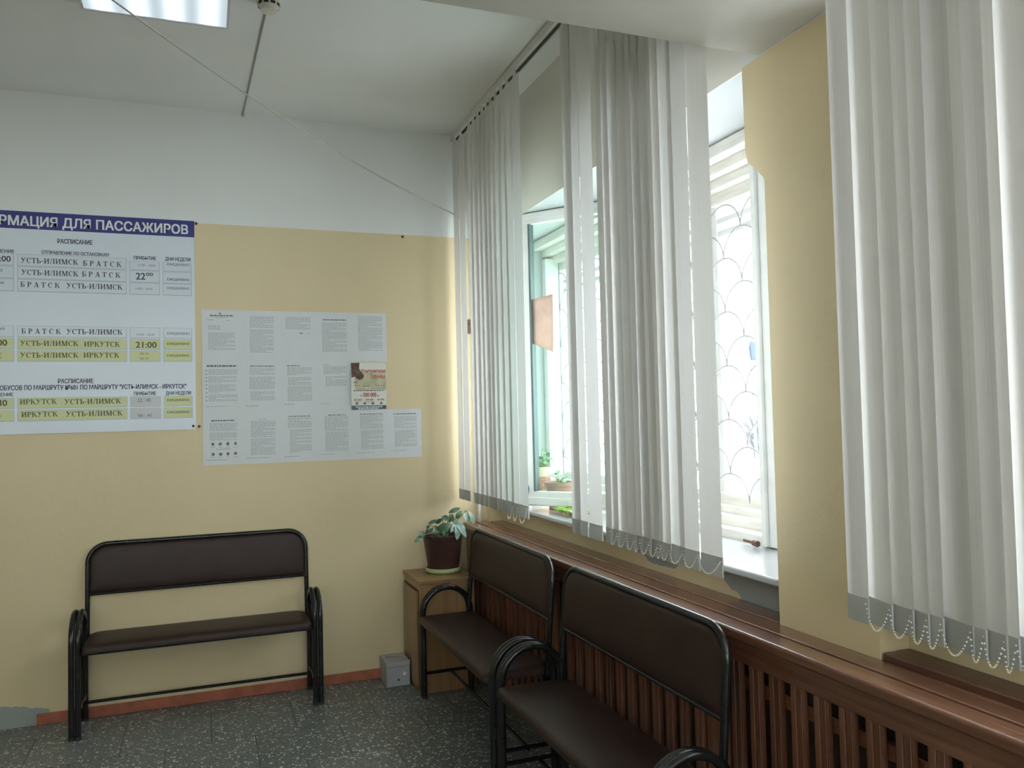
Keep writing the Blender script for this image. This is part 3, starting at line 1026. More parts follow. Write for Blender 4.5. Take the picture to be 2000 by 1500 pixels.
pot_plant('potted_plant', (0.215, -0.365, 1.027),
          [('pot', [(0, 0), (0.048, 0), (0.055, 0.07), (0.060, 0.075)], M['pot_cream']),
           ('pattern_band', [(0.060, 0.075), (0.066, 0.10), (0.068, 0.155)], M['pot_red']),
           ('rim', [(0.068, 0.155), (0.072, 0.165), (0.072, 0.212), (0.066, 0.212), (0.062, 0.195), (0, 0.195)], M['pot_cream'])],
          None, 'cream flowerpot with a red patterned band behind the open casement', 34, 11, M['leaf_bright'], 0.075, 0.10, 0.045)
pot_plant('potted_plant', (0.175, -0.745, 1.027),
          [('pot', [(0, 0), (0.058, 0), (0.074, 0.125), (0.082, 0.128), (0.084, 0.150), (0.076, 0.150), (0.072, 0.13), (0, 0.13)], M['terracotta'])],
          None, 'terracotta flowerpot with sparse leaves, right of the cream patterned pot', 11, 5, M['leaf_bright'], 0.06, 0.05, 0.04)
# low trailing plant lying on the sill under the casement
tp = empty('trailing_plant', (0.10, -1.04, 1.031))
tag(tp, 'lime green trailing shoots lying on the sill under the open casement', 'plant')
rn = random.Random(9)
bm, bs = bmesh.new(), bmesh.new()
for k in range(12):
    p = Vector((rn.uniform(-0.03, .07), -0.13, 0.006))
    dirv = Vector((rn.uniform(-0.10, 0.10), 1, 0)).normalized()
    pts = [p.copy()]
    for i in range(8):
        p = p + dirv*0.030 + Vector((rn.uniform(-.006, .006), 0, 0)); p.z = 0.004 + 0.010*abs(sin(i*1.3+k))
        pts.append(p.copy())
        for sg in (-1, 1):
            leaf(bm, p, p + Vector((sg*0.022, rn.uniform(.008, .024), rn.uniform(.004, .020))), 0.023, 0.25)
    bm_tube(bs, pts, 0.0016, 5)
obj('foliage', bm, M['leaf_lime'], tp, angle=80)
obj('stem', bs, M['stem'], tp)

# ---------------------------------------------------------------- lettering
def text_mesh(s, bold=0.0):
    cu = bpy.data.curves.new('lettering', 'FONT')
    cu.body = s
    cu.size = 1.0
    cu.offset = bold
    cu.resolution_u = 3
    cu.fill_mode = 'FRONT'
    to = bpy.data.objects.new('lettering', cu)
    COL.objects.link(to)
    dg = bpy.context.evaluated_depsgraph_get()
    me = bpy.data.meshes.new_from_object(to.evaluated_get(dg))
    bpy.data.objects.remove(to)
    bpy.data.curves.remove(cu)
    vs = [tuple(v.co[:2]) for v in me.vertices]
    fs = [tuple(p.vertices) for p in me.polygons]
    bpy.data.meshes.remove(me)
    return vs, fs

# condensed bold serif capitals drawn stroke by stroke in a unit cell
def _st(x, y0, y1, w, s0=True, s1=True):
    q = [[(x-w/2, y0), (x+w/2, y0), (x+w/2, y1), (x-w/2, y1)]]
    for on, y in ((s0, y0), (s1, y1 - 0.07)):
        if on: q.append([(x-w/2-0.09, y), (x+w/2+0.09, y), (x+w/2+0.09, y+0.07), (x-w/2-0.09, y+0.07)])
    return q
def _dg(x0, y0, x1, y1, w):
    return [[(x0-w/2, y0), (x0+w/2, y0), (x1+w/2, y1), (x1-w/2, y1)]]
def _br(x0, x1, y, t=0.08):
    return [[(x0, y-t/2), (x1, y-t/2), (x1, y+t/2), (x0, y+t/2)]]
def _arc(cx, cy, rx, ry, a0, a1, w, n=8, thin=0.45):
    q = []
    for i in range(n):
        a, b = radians(a0 + (a1-a0)*i/n), radians(a0 + (a1-a0)*(i+1)/n)
        def ww(t): return w*(thin + (1-thin)*abs(cos(t)))
        q.append([(cx+(rx-ww(a))*cos(a), cy+(ry-0.09)*sin(a)), (cx+rx*cos(a), cy+ry*sin(a)), (cx+rx*cos(b), cy+ry*sin(b)), (cx+(rx-ww(b))*cos(b), cy+(ry-0.09)*sin(b))])
    return q
SER = {
    'У': (0.92, _dg(0.46, 0.40, 0.16, 1, 0.22) + _dg(0.30, 0.06, 0.74, 1, 0.09) + _br(0.02, 0.34, 0.965, .07) + _br(0.62, 0.90, 0.965, .07) + [[(0.10, 0.0), (0.32, 0.0), (0.36, 0.13), (0.10, 0.16)]]),
    'С': (0.86, _arc(0.46, 0.5, 0.40, 0.52, 48, 312, 0.20, 14) + [[(0.70, 0.66), (0.78, 0.66), (0.78, 1.0), (0.70, 0.92)]]),
    'Т': (0.86, _st(0.43, 0, 1, 0.19, True, False) + _br(0.04, 0.82, 0.96, .08) + [[(0.04, 0.70), (0.10, 0.70), (0.15, 1), (0.04, 1)], [(0.82, 0.70), (0.76, 0.70), (0.71, 1), (0.82, 1)]]),
    'Ь': (0.82, _st(0.22, 0, 1, 0.19) + _arc(0.36, 0.27, 0.40, 0.29, -90, 90, 0.19) + _br(0.25, 0.4, 0.52, .08) + _br(0.25, 0.4, 0.04, .08)),
    'И': (1.0, _st(0.22, 0, 1, 0.18) + _st(0.78, 0, 1, 0.18) + _dg(0.24, 0.10, 0.76, 0.90, 0.12)),
    'Л': (0.98, _dg(0.17, 0.03, 0.40, 1, 0.09) + _st(0.74, 0, 1, 0.19, True, False) + _br(0.28, 0.92, 0.965, .07) + _br(0.04, 0.28, 0.035, .07)),
    'М': (1.18, _st(0.19, 0, 1, 0.09) + _dg(0.57, 0.02, 0.27, 1, 0.20) + _dg(0.57, 0.02, 0.88, 1, 0.09) + _st(0.95, 0, 1, 0.19)),
    'К': (0.98, _st(0.22, 0, 1, 0.19) + _dg(0.34, 0.48, 0.72, 1, 0.09) + _dg(0.80, 0, 0.46, 0.60, 0.20) + _br(0.62, 0.94, 0.035, .07) + _br(0.60, 0.88, 0.965, .07)),
    'Б': (0.84, _st(0.22, 0, 1, 0.19) + _arc(0.38, 0.28, 0.40, 0.30, -90, 90, 0.19) + _br(0.25, 0.42, 0.54, .08) + _br(0.25, 0.42, 0.04, .08) + _br(0.20, 0.74, 0.96, .08) + [[(0.74, 0.74), (0.69, 0.74), (0.64, 1), (0.74, 1)]]),
    'Р': (0.80, _st(0.22, 0, 1, 0.19) + _arc(0.36, 0.73, 0.40, 0.29, -90, 90, 0.19) + _br(0.25, 0.4, 0.48, .08) + _br(0.25, 0.4, 0.96, .08)),
    'А': (0.92, _dg(0.17, 0, 0.46, 1, 0.08) + _dg(0.76, 0, 0.48, 1, 0.20) + _br(0.26, 0.66, 0.33, .08) + _br(0.03, 0.30, 0.035, .07) + _br(0.60, 0.92, 0.035, .07)),
    '-': (0.42, _br(0.05, 0.36, 0.40, .13)),
    ' ': (0.36, []),
}
def serif_mesh(s):
    vs, fs, x = [], [], 0.0
    for ch in s:
        w, polys = SER[ch]
        for q in polys:
            b = len(vs)
            vs += [(x + a, c) for a, c in q]
            fs.append(tuple(range(b, b + len(q))))
        x += w
    return vs, fs

def put_text(bm, vf, x0, x1, z0, h, y, sub_from=0.0):
    """write the glyph mesh into bm so that it fills x0..x1 and has the cap height h, facing -y"""
    vs, fs = vf
    xa = min(v[0] for v in vs); xb = max(v[0] for v in vs)
    za = 0.0; zb = max(v[1] for v in vs)
    zb = min(zb, 0.78) if zb < 0.99 else zb
    sx = (x1 - x0) / (xb - xa); sz = h / zb
    vv = [bm.verts.new((x0 + (v[0]-xa)*sx, y, z0 + v[1]*sz)) for v in vs]
    for f in fs:
        try: bm.faces.new([vv[i] for i in f])
        except ValueError: pass

def flip_to_room(bm):
    for f in bm.faces:
        f.normal_update()
        if f.normal.y > 0: f.normal_flip()

def text_obj(name, items, m, parent, org, y):
    """items: (style, string, x0, x1, z0, cap height)"""
    bm = bmesh.new()
    for st, s, x0, x1, z0, h in items:
        vf = serif_mesh(s) if st == 'serif' else text_mesh(s, {'bold': 0.010, 'heavy': 0.0}.get(st, 0.0))
        n = {'bold': 2, 'heavy': 6}.get(st, 1)
        for k in range(n):
            d = (k % 3 - 1) * h * 0.032 if n == 6 else (k - 0.5) * h * 0.04
            z0 = z0 + (h * 0.045 if n == 6 and k == 3 else 0)
            put_text(bm, vf, x0-org[0]+d, x1-org[0]+d, z0-org[2], h, y-org[1]-0.00035*k)
    flip_to_room(bm)
    return obj(name, bm, m, parent, smooth=False, fix=False)

# ---------------------------------------------------------------- the timetable board
BO = (-2.66, 0.0, 1.515)
tb = empty('timetable_board', BO)
tag(tb, 'white bus timetable board with a dark blue title band on the back wall', 'notice board')
BX0, BX1 = -3.36, -1.713
box_obj('panel', (BX0-BO[0], BX1-BO[0], -0.010, -0.001, 0.0, 1.178), M['board'], tb, 0.001)
box_obj('title_band', (BX0-BO[0], BX1-BO[0], -0.0108, -0.0101, 1.085, 1.178), M['navy'], tb)
yt = -0.0116
text_obj('title_lettering', [('heavy', 'ИНФОРМАЦИЯ ДЛЯ ПАССАЖИРОВ', -2.862, -1.747, 2.6155, 0.054)], M['white_ink'], tb, BO, yt)
heads = [('РАСПИСАНИЕ', -2.3959, -2.2288, 2.5307, 0.0253), ('ОТПРАВЛЕНИЕ ПО ОСТАНОВКАМ', -2.4707, -2.1489, 2.4700, 0.0190),
         ('ОТПРАВЛЕНИЕ', -2.7696, -2.5963, 2.4680, 0.0185), ('ПРИБЫТИЕ', -2.0253, -1.9127, 2.4606, 0.0201), ('ДНИ НЕДЕЛИ', -1.8654, -1.7349, 2.4616, 0.0204),
         ('РАСПИСАНИЕ', -2.3958, -2.2273, 1.7800, 0.025), ('АВТОБУСОВ ПО МАРШРУТУ №601 ПО МАРШРУТУ "УСТЬ-ИЛИМСК - ИРКУТСК"', -2.7126, -1.7625, 1.746, 0.0259),
         ('ОТПРАВЛЕНИЕ', -2.7695, -2.6019, 1.7146, 0.0188), ('ПРИБЫТИЕ', -2.0289, -1.9181, 1.7110, 0.0199), ('ДНИ НЕДЕЛИ', -1.8685, -1.7388, 1.7110, 0.0201)]
for h in heads:
    text_obj('heading_lettering', [('bold',) + h], M['navy_ink'], tb, BO, -0.0106)
rows = [(2.4655, 2.4033), (2.3978, 2.336), (2.332, 2.2688), (2.085, 2.0284), (2.0215, 1.9636), (1.9567, 1.8989), (1.7052, 1.6503), (1.6421, 1.5846)]
cols = [(-2.7559, -2.6015), (-2.5805, -2.0651), (-2.0447, -1.8973), (-1.8763, -1.733)]
cells = {}
for r, t, x0, x1, z, h, st in [
    (0, 'УСТЬ-ИЛИМСК', -2.5658, -2.2971, 2.4184, 0.0279, 'serif'), (0, 'Б Р А Т С К', -2.274, -2.0859, 2.4150, 0.0283, 'serif'),
    (1, 'УСТЬ-ИЛИМСК', -2.5635, -2.2964, 2.3552, 0.0279, 'serif'), (1, 'Б Р А Т С К', -2.2792, -2.0913, 2.356, 0.0282, 'serif'),
    (2, 'Б Р А Т С К', -2.5684, -2.3845, 2.2904, 0.0276, 'serif'), (2, 'УСТЬ-ИЛИМСК', -2.3529, -2.0815, 2.2905, 0.0283, 'serif'),
    (3, 'Б Р А Т С К', -2.564, -2.3805, 2.0431, 0.0275, 'serif'), (3, 'УСТЬ-ИЛИМСК', -2.3538, -2.0829, 2.0435, 0.0282, 'serif'),
    (4, 'УСТЬ-ИЛИМСК', -2.5688, -2.2979, 1.9794, 0.0276, 'serif'), (4, 'ИРКУТСК', -2.2708, -2.096, 1.977, 0.0281, 'serif'),
    (5, 'УСТЬ-ИЛИМСК', -2.5689, -2.2981, 1.9165, 0.0277, 'serif'), (5, 'ИРКУТСК', -2.2735, -2.0989, 1.9171, 0.028, 'serif'),
    (6, 'ИРКУТСК', -2.5717, -2.4009, 1.6709, 0.0273, 'serif'), (6, 'УСТЬ-ИЛИМСК', -2.3647, -2.0927, 1.6677, 0.0279, 'serif'),
    (7, 'ИРКУТСК', -2.5648, -2.3963, 1.6045, 0.0273, 'serif'), (7, 'УСТЬ-ИЛИМСК', -2.3577, -2.0855, 1.6025, 0.0279, 'serif'),
    (0, '17:00 - 18:00', -2.0039, -1.9155, 2.4245, 0.0114, 'sans'), (1, '22', -2.0146, -1.9681, 2.3500, 0.0371, 'bold'), (1, '00', -1.9641, -1.9289, 2.3710, 0.0190, 'bold'),
    (2, '14:00 - 16:00', -2.0176, -1.9321, 2.294, 0.0114, 'sans'), (3, '19:00 - 20:00', -2.0115, -1.9235, 2.0395, 0.0115, 'sans'), (4, '21:00', -2.0181, -1.9136, 1.9728, 0.0327, 'bold'),
    (5, '00:10', -1.9967, -1.9554, 1.9345, 0.0113, 'sans'), (5, '05:10', -1.9969, -1.9556, 1.9076, 0.0114, 'sans'),
    (6, '22 : 40', -2.0112, -1.9443, 1.6744, 0.0184, 'sans'), (7, '06 : 40', -2.0092, -1.9397, 1.5925, 0.0156, 'sans'),
    (0, ':00', -2.6627, -2.6127, 2.4217, 0.0298, 'bold'), (1, '30', -2.6778, -2.65, 2.3678, 0.0135, 'sans'), (2, '40', -2.6617, -2.6431, 2.3020, 0.0135, 'sans'),
    (3, '30', -2.6688, -2.641, 2.061, 0.0135, 'sans'), (4, ':00', -2.6827, -2.6295, 1.9791, 0.0323, 'bold'), (5, '00', -2.6735, -2.655, 1.9322, 0.0107, 'sans'),
    (5, '00', -2.6735, -2.6551, 1.9107, 0.0108, 'sans'), (6, '30', -2.6714, -2.6299, 1.6646, 0.0321, 'bold'), (7, '40', -2.6737, -2.6553, 1.6062, 0.0106, 'sans'),
    (0, 'ЕЖЕДНЕВНО', -1.8551, -1.7405, 2.4342, 0.0131, 'bold'), (1, 'ЕЖЕДНЕВНО', -1.8557, -1.7412, 2.350, 0.0131, 'bold'), (2, 'ЕЖЕДНЕВНО', -1.8561, -1.7417, 2.3011, 0.0131, 'bold'),
    (3, 'ЕЖЕДНЕВНО', -1.858, -1.7439, 2.0472, 0.013, 'bold'), (4, 'ЕЖЕДНЕВНО', -1.8585, -1.7444, 1.9897, 0.013, 'bold'), (5, 'ЕЖЕДНЕВНО', -1.859, -1.7449, 1.9236, 0.013, 'bold'),
    (6, 'ЕЖЕДНЕВНО', -1.8609, -1.7471, 1.6757, 0.013, 'bold'), (7, 'ЕЖЕДНЕВНО', -1.8614, -1.7477, 1.6085, 0.0129, 'bold')]:
    xm = (x0 + x1) / 2
    c = min(range(4), key=lambda k: abs((max(cols[k][0], min(cols[k][1], xm))) - xm))
    cells.setdefault((r, c), []).append((st, t, x0, x1, z, h))
YC = {(4, 0), (4, 1), (4, 2), (4, 3), (5, 0), (5, 1), (5, 2), (5, 3), (6, 0), (6, 1), (6, 3), (7, 0), (7, 1), (7, 3)}
for r in range(8):
    z1, z0 = rows[r]
    for c in range(4):
        x0, x1 = cols[c]
        z1 = 2.452 if (r == 0 and c >= 2) else rows[r][0]
        e = box_obj('card_pocket', (x0-0.003-BO[0], x1+0.003-BO[0], -0.0112, -0.0100, z0-0.003-BO[2], z1-BO[2]), M['card_edge'], tb)
        key = (r, c)
        mm = M['card_yellow'] if key in YC else (M['card_grey'] if key in ((6, 2), (7, 2)) else M['card_white'])
        card = box_obj('destination_card' if c == 1 else 'time_card' if c in (0, 2) else 'weekday_card',
                       (x0-BO[0], x1-BO[0], -0.0122, -0.0113, z0+0.001-BO[2], z1-0.002-BO[2]), mm, tb)
        if key in cells:
            for it in cells[key]:
                text_obj('lettering', [it], M['olive_ink'] if key in YC else M['grey_ink'] if c in (2, 3) and r != 1 else M['ink'], card, BO, -0.0126)
# screws of the board and nails in the wall
def screw(x, z, label, y=-0.001, r=0.006):
    bm = bmesh.new()
    bm_tube(bm, [(0, 0.0, 0), (0, -0.005, 0), (0, -0.010, 0)], [r*1.3, r*1.3, r*0.7], 10)
    bm_tube(bm, [(0, -0.010, 0), (0, -0.018, 0.001)], r*0.35, 8)
    o = obj('wall_nail', bm, M['rust'])
    o.location = (x, y, z)
    tag(o, label, 'nail', 'nails in the back wall')
screw(-1.703, 2.682, 'rusty nail at the top right corner of the timetable board')
screw(-0.512, 2.672, 'rusty nail at the paint line above the paper notices')
screw(-1.697, 1.532, 'rusty nail between the board and the lowest row of papers')
bm = bmesh.new(); bm_tube(bm, [(0, 0, 0), (0, -0.006, 0)], [0.007, 0.005], 10)
o = obj('corner_screw', bm, M['dark'], tb); o.location = (-1.728-BO[0], -0.0102, 1.535-BO[2])

# ---------------------------------------------------------------- papers on the wall
PX, PZ = [-1.677, -1.466, -1.256, -1.046, -0.836, -0.626, -0.417], [2.191, 1.896, 1.605, 1.312]
def words(bm, x0, x1, z, h, y, rn, gap=0.2):
    x = x0
    while x < x1:
        w = min(rn.uniform(0.006, 0.020), x1 - x)
        bm_quad(bm, [(x, y, z), (x + w, y, z), (x + w, y, z + h), (x, y, z + h)])
        x += w + 0.0035
def block(bm, W, Hh, fx0, fx1, fz0, fz1, y, rn, pitch=0.0068, h=0.0030, short=True):
    z = -fz0*Hh
    para = rn.randint(3, 7)
    while z > -fz1*Hh:
        ends = fx1
        para -= 1
        if para == 0:
            ends = fx0 + (fx1-fx0)*rn.uniform(0.25, 0.9); para = rn.randint(3, 8)
        words(bm, fx0*W, ends*W, z - h, h, y, rn)
        z -= pitch
SHEETS = [
 (0, 0, 'letter with a small crest heading, top left of the paper notices', [(.28, .80, .30, .38, .5), (.15, .83, .44, .77, 0)], [(.2, .8, .125, .008), (.35, .62, .155, .004), (.13, .30, .20, .004), (.62, .7, .205, .003)], 'crest'),
 (1, 0, 'letter page with slanting grey text, second in the top row of papers', [(.22, .85, .11, .33, 0), (.22, .85, .37, .82, 0)], [], None),
 (2, 0, 'half-filled letter page with a signature below, middle of the top row', [(.18, .85, .11, .36, 0)], [(.55, .65, .44, .006), (.74, .84, .435, .003)], None),
 (3, 0, 'dense printed page with a bold heading, fourth in the top row', [(.17, .86, .21, .80, 0)], [(.20, .84, .165, .007)], None),
 (4, 0, 'dense printed page at the right end of the top row of papers', [(.19, .88, .07, .77, 0)], [], None),
 (0, 1, 'page of bulleted lines under a bold heading, left end of the middle row', [(.15, .88, .15, .26, 0), (.15, .86, .29, .42, 0), (.15, .84, .45, .60, 0), (.15, .88, .64, .76, 0)], [(.11, .86, .105, .011), (.08, .65, .875, .003)], 'bullets'),
 (1, 1, 'printed page of short paragraphs, second in the middle row', [(.20, .86, .13, .26, 0), (.20, .86, .30, .54, 0), (.22, .86, .59, .76, 0)], [(.22, .84, .10, .006), (.1, .4, .88, .004)], None),
 (2, 1, 'printed page with widely spaced lines, third in the middle row', [(.20, .86, .12, .28, 0), (.22, .84, .32, .46, 0), (.20, .86, .50, .78, 0)], [(.20, .55, .095, .006), (.1, .4, .86, .004)], None),
 (3, 1, 'page filled only in its upper half, left of the coloured leaflet', [(.20, .84, .10, .26, 0), (.25, .84, .30, .50, 0)], [(.20, .36, .075, .004), (.1, .4, .86, .003)], None),
 (0, 2, 'page with two rows of dark pictograms, left end of the bottom row', [(.17, .86, .20, .36, 0), (.17, .86, .38, .53, 0)], [(.2, .8, .165, .008), (.32, .68, .705, .004), (.06, .62, .91, .004)], 'icons'),
 (1, 2, 'densely printed page right of the pictogram page', [(.22, .86, .18, .50, 0), (.22, .86, .52, .84, 0)], [(.42, .62, .15, .004), (.1, .7, .90, .004)], None),
 (2, 2, 'densely printed page, third in the bottom row of papers', [(.20, .84, .13, .32, 0), (.25, .84, .36, .80, 0)], [(.22, .8, .11, .005), (.1, .5, .90, .004)], None),
 (3, 2, 'printed page of loose paragraphs, fourth in the bottom row of papers', [(.20, .86, .12, .40, 0), (.22, .86, .43, .82, 0)], [(.3, .8, .10, .005), (.1, .5, .88, .003)], None),
 (4, 2, 'printed page below the coloured leaflet, fifth in the bottom row', [(.20, .86, .12, .38, 0), (.22, .86, .42, .80, 0)], [(.2, .86, .10, .005), (.1, .6, .88, .003)], None),
 (5, 2, 'printed page sticking out alone at the right end of the bottom row', [(.20, .86, .15, .40, 0), (.20, .86, .44, .78, 0)], [(.17, .84, .11, .006), (.08, .55, .86, .003)], None),
]
rn = random.Random(21)
for idx, (ci, ri, lab, blocks, lines, extra) in enumerate(SHEETS):
    x0, x1, z0, z1 = PX[ci]-0.0012, PX[ci+1]+0.0012, PZ[ri+1]-0.0012, PZ[ri]+0.0012
    W, Hh = x1-x0, z1-z0
    root = empty('paper_sheet', (x0, -0.0012 - 0.0011*((ci + 2*ri) % 3), z1))
    root.rotation_euler = (0, radians(rn.uniform(-0.35, 0.35)), 0)
    tag(root, 'white ' + lab, 'paper notice', 'paper notices on the back wall')
    bm = bmesh.new()
    nx, nz = 6, 8
    lift = rn.uniform(0.0003, 0.0012)
    ph = rn.uniform(0, 6)
    def surf(x, z):
        u, v = x/W, -z/Hh
        return -(0.0006 + lift*(0.5+0.5*sin(u*4.5+ph))*v*0.8 + lift*0.5*(0.5+0.5*sin(v*7+ph)))
    g = [[bm.verts.new((W*i/nx, surf(W*i/nx, -Hh*j/nz), -Hh*j/nz)) for i in range(nx+1)] for j in range(nz+1)]
    for j in range(nz):
        for i in range(nx):
            bm.faces.new((g[j][i], g[j+1][i], g[j+1][i+1], g[j][i+1]))
    flip_to_room(bm)
    sh = obj('sheet', bm, M['paper'], root, fix=False)
    yb = -0.0062
    def done(b_, name, m):
        for v in b_.verts: v.co.y = surf(v.co.x, v.co.z) - 0.0005
        flip_to_room(b_)
        obj(name, b_, m, sh, smooth=False, fix=False)
    for (a, b, c, d, sp) in blocks:
        bm = bmesh.new()
        block(bm, W, Hh, .15 if sp else a, .46 if sp else b, c, d, 0, rn)
        done(bm, 'text_block', M['print'])
    for (a, b, c, h) in lines:
        bm = bmesh.new()
        words(bm, a*W, b*W, -c*Hh, h, 0, rn)
        done(bm, 'heading_line' if h > 0.0045 else 'small_line', M['print_dark'] if h > 0.0045 else M['print'])
    if extra == 'crest':
        bm = bmesh.new()
        bm_quad(bm, [(.43*W, 0, -.085*Hh), (.48*W, 0, -.085*Hh), (.48*W, 0, -.055*Hh), (.43*W, 0, -.055*Hh)])
        done(bm, 'crest', M['print_dark'])
    if extra == 'bullets':
        for v in (.17, .24, .31, .38, .45, .52, .60, .68, .75):
            bm = bmesh.new()
            bm_quad(bm, [(.085*W, 0, -v*Hh-.004), (.085*W+.006, 0, -v*Hh-.004), (.085*W+.006, 0, -v*Hh+.002), (.085*W, 0, -v*Hh+.002)])
            done(bm, 'bullet', M['print_dark'])
    if extra == 'icons':
        for jz in (.60, .79):
            for kx in range(4):
                cx = (.24 + .19*kx)*W; cz = -jz*Hh; s_ = 0.011
                bm = bmesh.new()
                bm_quad(bm, [(cx + s_*(0.6 + 0.5*rn.random())*cos(a*pi/4), 0, cz + s_*(0.6 + 0.5*rn.random())*sin(a*pi/4)) for a in range(8)])
                done(bm, 'pictogram', M['print_dark'])
                bm = bmesh.new()
                words(bm, cx-.012, cx+.012, cz-.020, .003, 0, rn)
                done(bm, 'small_line', M['print'])

# coloured leaflet in front of the middle row
LO = (-0.845, -0.007, 1.890)
lf = empty('leaflet', LO)
tag(lf, 'coloured recruiting leaflet with red headline and dark picture over the paper notices', 'leaflet')
LW, LH = 0.212, 0.283
def lsurf(x, z):
    return -0.003 - 0.010*(sin(pi*min(1, max(0, -z/LH)))**1)*(1-0.5*x/LW)
def lpatch(bm, x0, x1, z0, z1, off, n=8):
    g = [[bm.verts.new((x0+(x1-x0)*i/n, lsurf(x0+(x1-x0)*i/n, z1+(z0-z1)*j/n)-off, z1+(z0-z1)*j/n)) for i in range(n+1)] for j in range(n+1)]
    for j in range(n):
        for i in range(n):
            bm.faces.new((g[j][i], g[j+1][i], g[j+1][i+1], g[j][i+1]))
    flip_to_room(bm)
bm = bmesh.new(); lpatch(bm, 0, LW, -LH, 0, 0)
ls = obj('sheet', bm, M['leaflet'], lf, fix=False)
bm = bmesh.new(); lpatch(bm, 0.02, LW-0.002, -0.165, -0.062, 0.0004)
obj('tinted_ground', bm, M['leaf_tint'], ls, fix=False)
bm = bmesh.new()
poly = [(0.001, -0.001), (0.052, -0.001), (0.048, -0.035), (0.064, -0.06), (0.078, -0.078), (0.070, -0.098), (0.045, -0.105), (0.020, -0.085), (0.002, -0.09)]
vv = [bm.verts.new((x, lsurf(x, z)-0.0009, z)) for x, z in poly]
f0 = bm.faces.new(vv); bmesh.ops.triangulate(bm, faces=[f0]); flip_to_room(bm)
obj('dark_picture', bm, M['photo_brown'], ls, fix=False, smooth=False)
bm = bmesh.new(); lpatch(bm, 0.001, LW-0.001, -LH+0.001, -LH+0.025, 0.0005)
obj('footer_band', bm, M['green_print'], ls, fix=False)
def ltext(name, items, m):
    for s, x0, x1, z0, h in items:
        bm = bmesh.new()
        put_text(bm, text_mesh(s, 0.03), x0, x1, z0, h, 0)
        for v in bm.verts: v.co.y = lsurf(v.co.x, v.co.z) - 0.0012
        flip_to_room(bm)
        obj(name, bm, m, ls, smooth=False, fix=False)
ltext('red_lettering', [('Контрактная', 0.062, 0.208, -0.060, 0.022), ('СЛУЖБА', 0.118, 0.206, -0.095, 0.020), ('500 000', 0.070, 0.150, -0.205, 0.024),
                        ('от', 0.052, 0.064, -0.203, 0.008), ('руб', 0.154, 0.168, -0.203, 0.007), ('50 000', 0.014, 0.062, -0.228, 0.009), ('200 000', 0.084, 0.132, -0.228, 0.009), ('30 000', 0.155, 0.198, -0.228, 0.009)], M['red_print'])
bm = bmesh.new()
rn = random.Random(4)
for (a, b, z, h) in ((0.012, .20, -.172, .006), (.008, .055, -.140, .003), (.07, .11, -.143, .004), (.145, .20, -.141, .004), (.01, .04, -.122, .005), (.15, .195, -.156, .003),
                     (.02, .045, -.262, .003), (.068, .09, -.262, .003), (.11, .15, -.262, .003), (.163, .195, -.262, .003), (.02, .05, -.235, .002), (.09, .13, -.237, .002)):
    words(bm, a, b, z, h, 0, rn)
for kx in (0.032, 0.079, 0.129, 0.179):
    bm_quad(bm, [(kx-.008, 0, -.252), (kx+.007, 0, -.252), (kx+.009, 0, -.243), (kx, 0, -.236), (kx-.008, 0, -.243)])
for v in bm.verts: v.co.y = lsurf(v.co.x, v.co.z) - 0.0010
flip_to_room(bm)
obj('small_print', bm, M['print_dark'], ls, smooth=False, fix=False)
bm = bmesh.new(); words(bm, 0.025, 0.185, -LH+.013, .006, 0, rn); words(bm, 0.04, 0.16, -LH+.004, .006, 0, rn)
for v in bm.verts: v.co.y = lsurf(v.co.x, v.co.z) - 0.0012
flip_to_room(bm)
obj('footer_lettering', bm, M['white_ink'], ls, smooth=False, fix=False)

# ---------------------------------------------------------------- ceiling lamps, detector, cables
def make_lamp():
    root = empty('ceiling_light')
    bm = bmesh.new()
    t, w, l = 0.012, 0.295, 0.31
    bm_box(bm, -w, -w+t, -l, l, -0.028, 0); bm_box(bm, w-t, w, -l, l, -0.028, 0)
    bm_box(bm, -w+t, w-t, -l, -l+t, -0.028, 0); bm_box(bm, -w+t, w-t, l-t, l, -0.028, 0)
    obj('lamp_frame', bm, M['lamp_body'], root, bevel=0.002)
    bm = bmesh.new(); bm_box(bm, -w+t, w-t, -l+t, l-t, -0.024, -0.020)
    obj('diffuser', bm, M['diffuser'], root, smooth=False)
    return root
lamp = make_lamp()
lamp.location = (-1.845, -1.425, H - 0.0005)
tag(lamp, 'square fluorescent ceiling light at the top left, cut by the photo edge', 'ceiling light', 'fluorescent ceiling lights')
for (x, y, lab) in ((-1.845, -5.4, 'unseen square fluorescent light added for fill above and behind the camera'), (-4.2, -1.425, 'unseen square fluorescent light added for fill left of the view'), (-4.2, -5.4, 'unseen square fluorescent light added for fill in the far left of the hall')):
    c = copy_tree(lamp); c.location = (x, y, H - 0.0005)  # unseen copies of the lamp, added for extra brightness
    tag(c, lab, 'ceiling light', 'fluorescent ceiling lights')

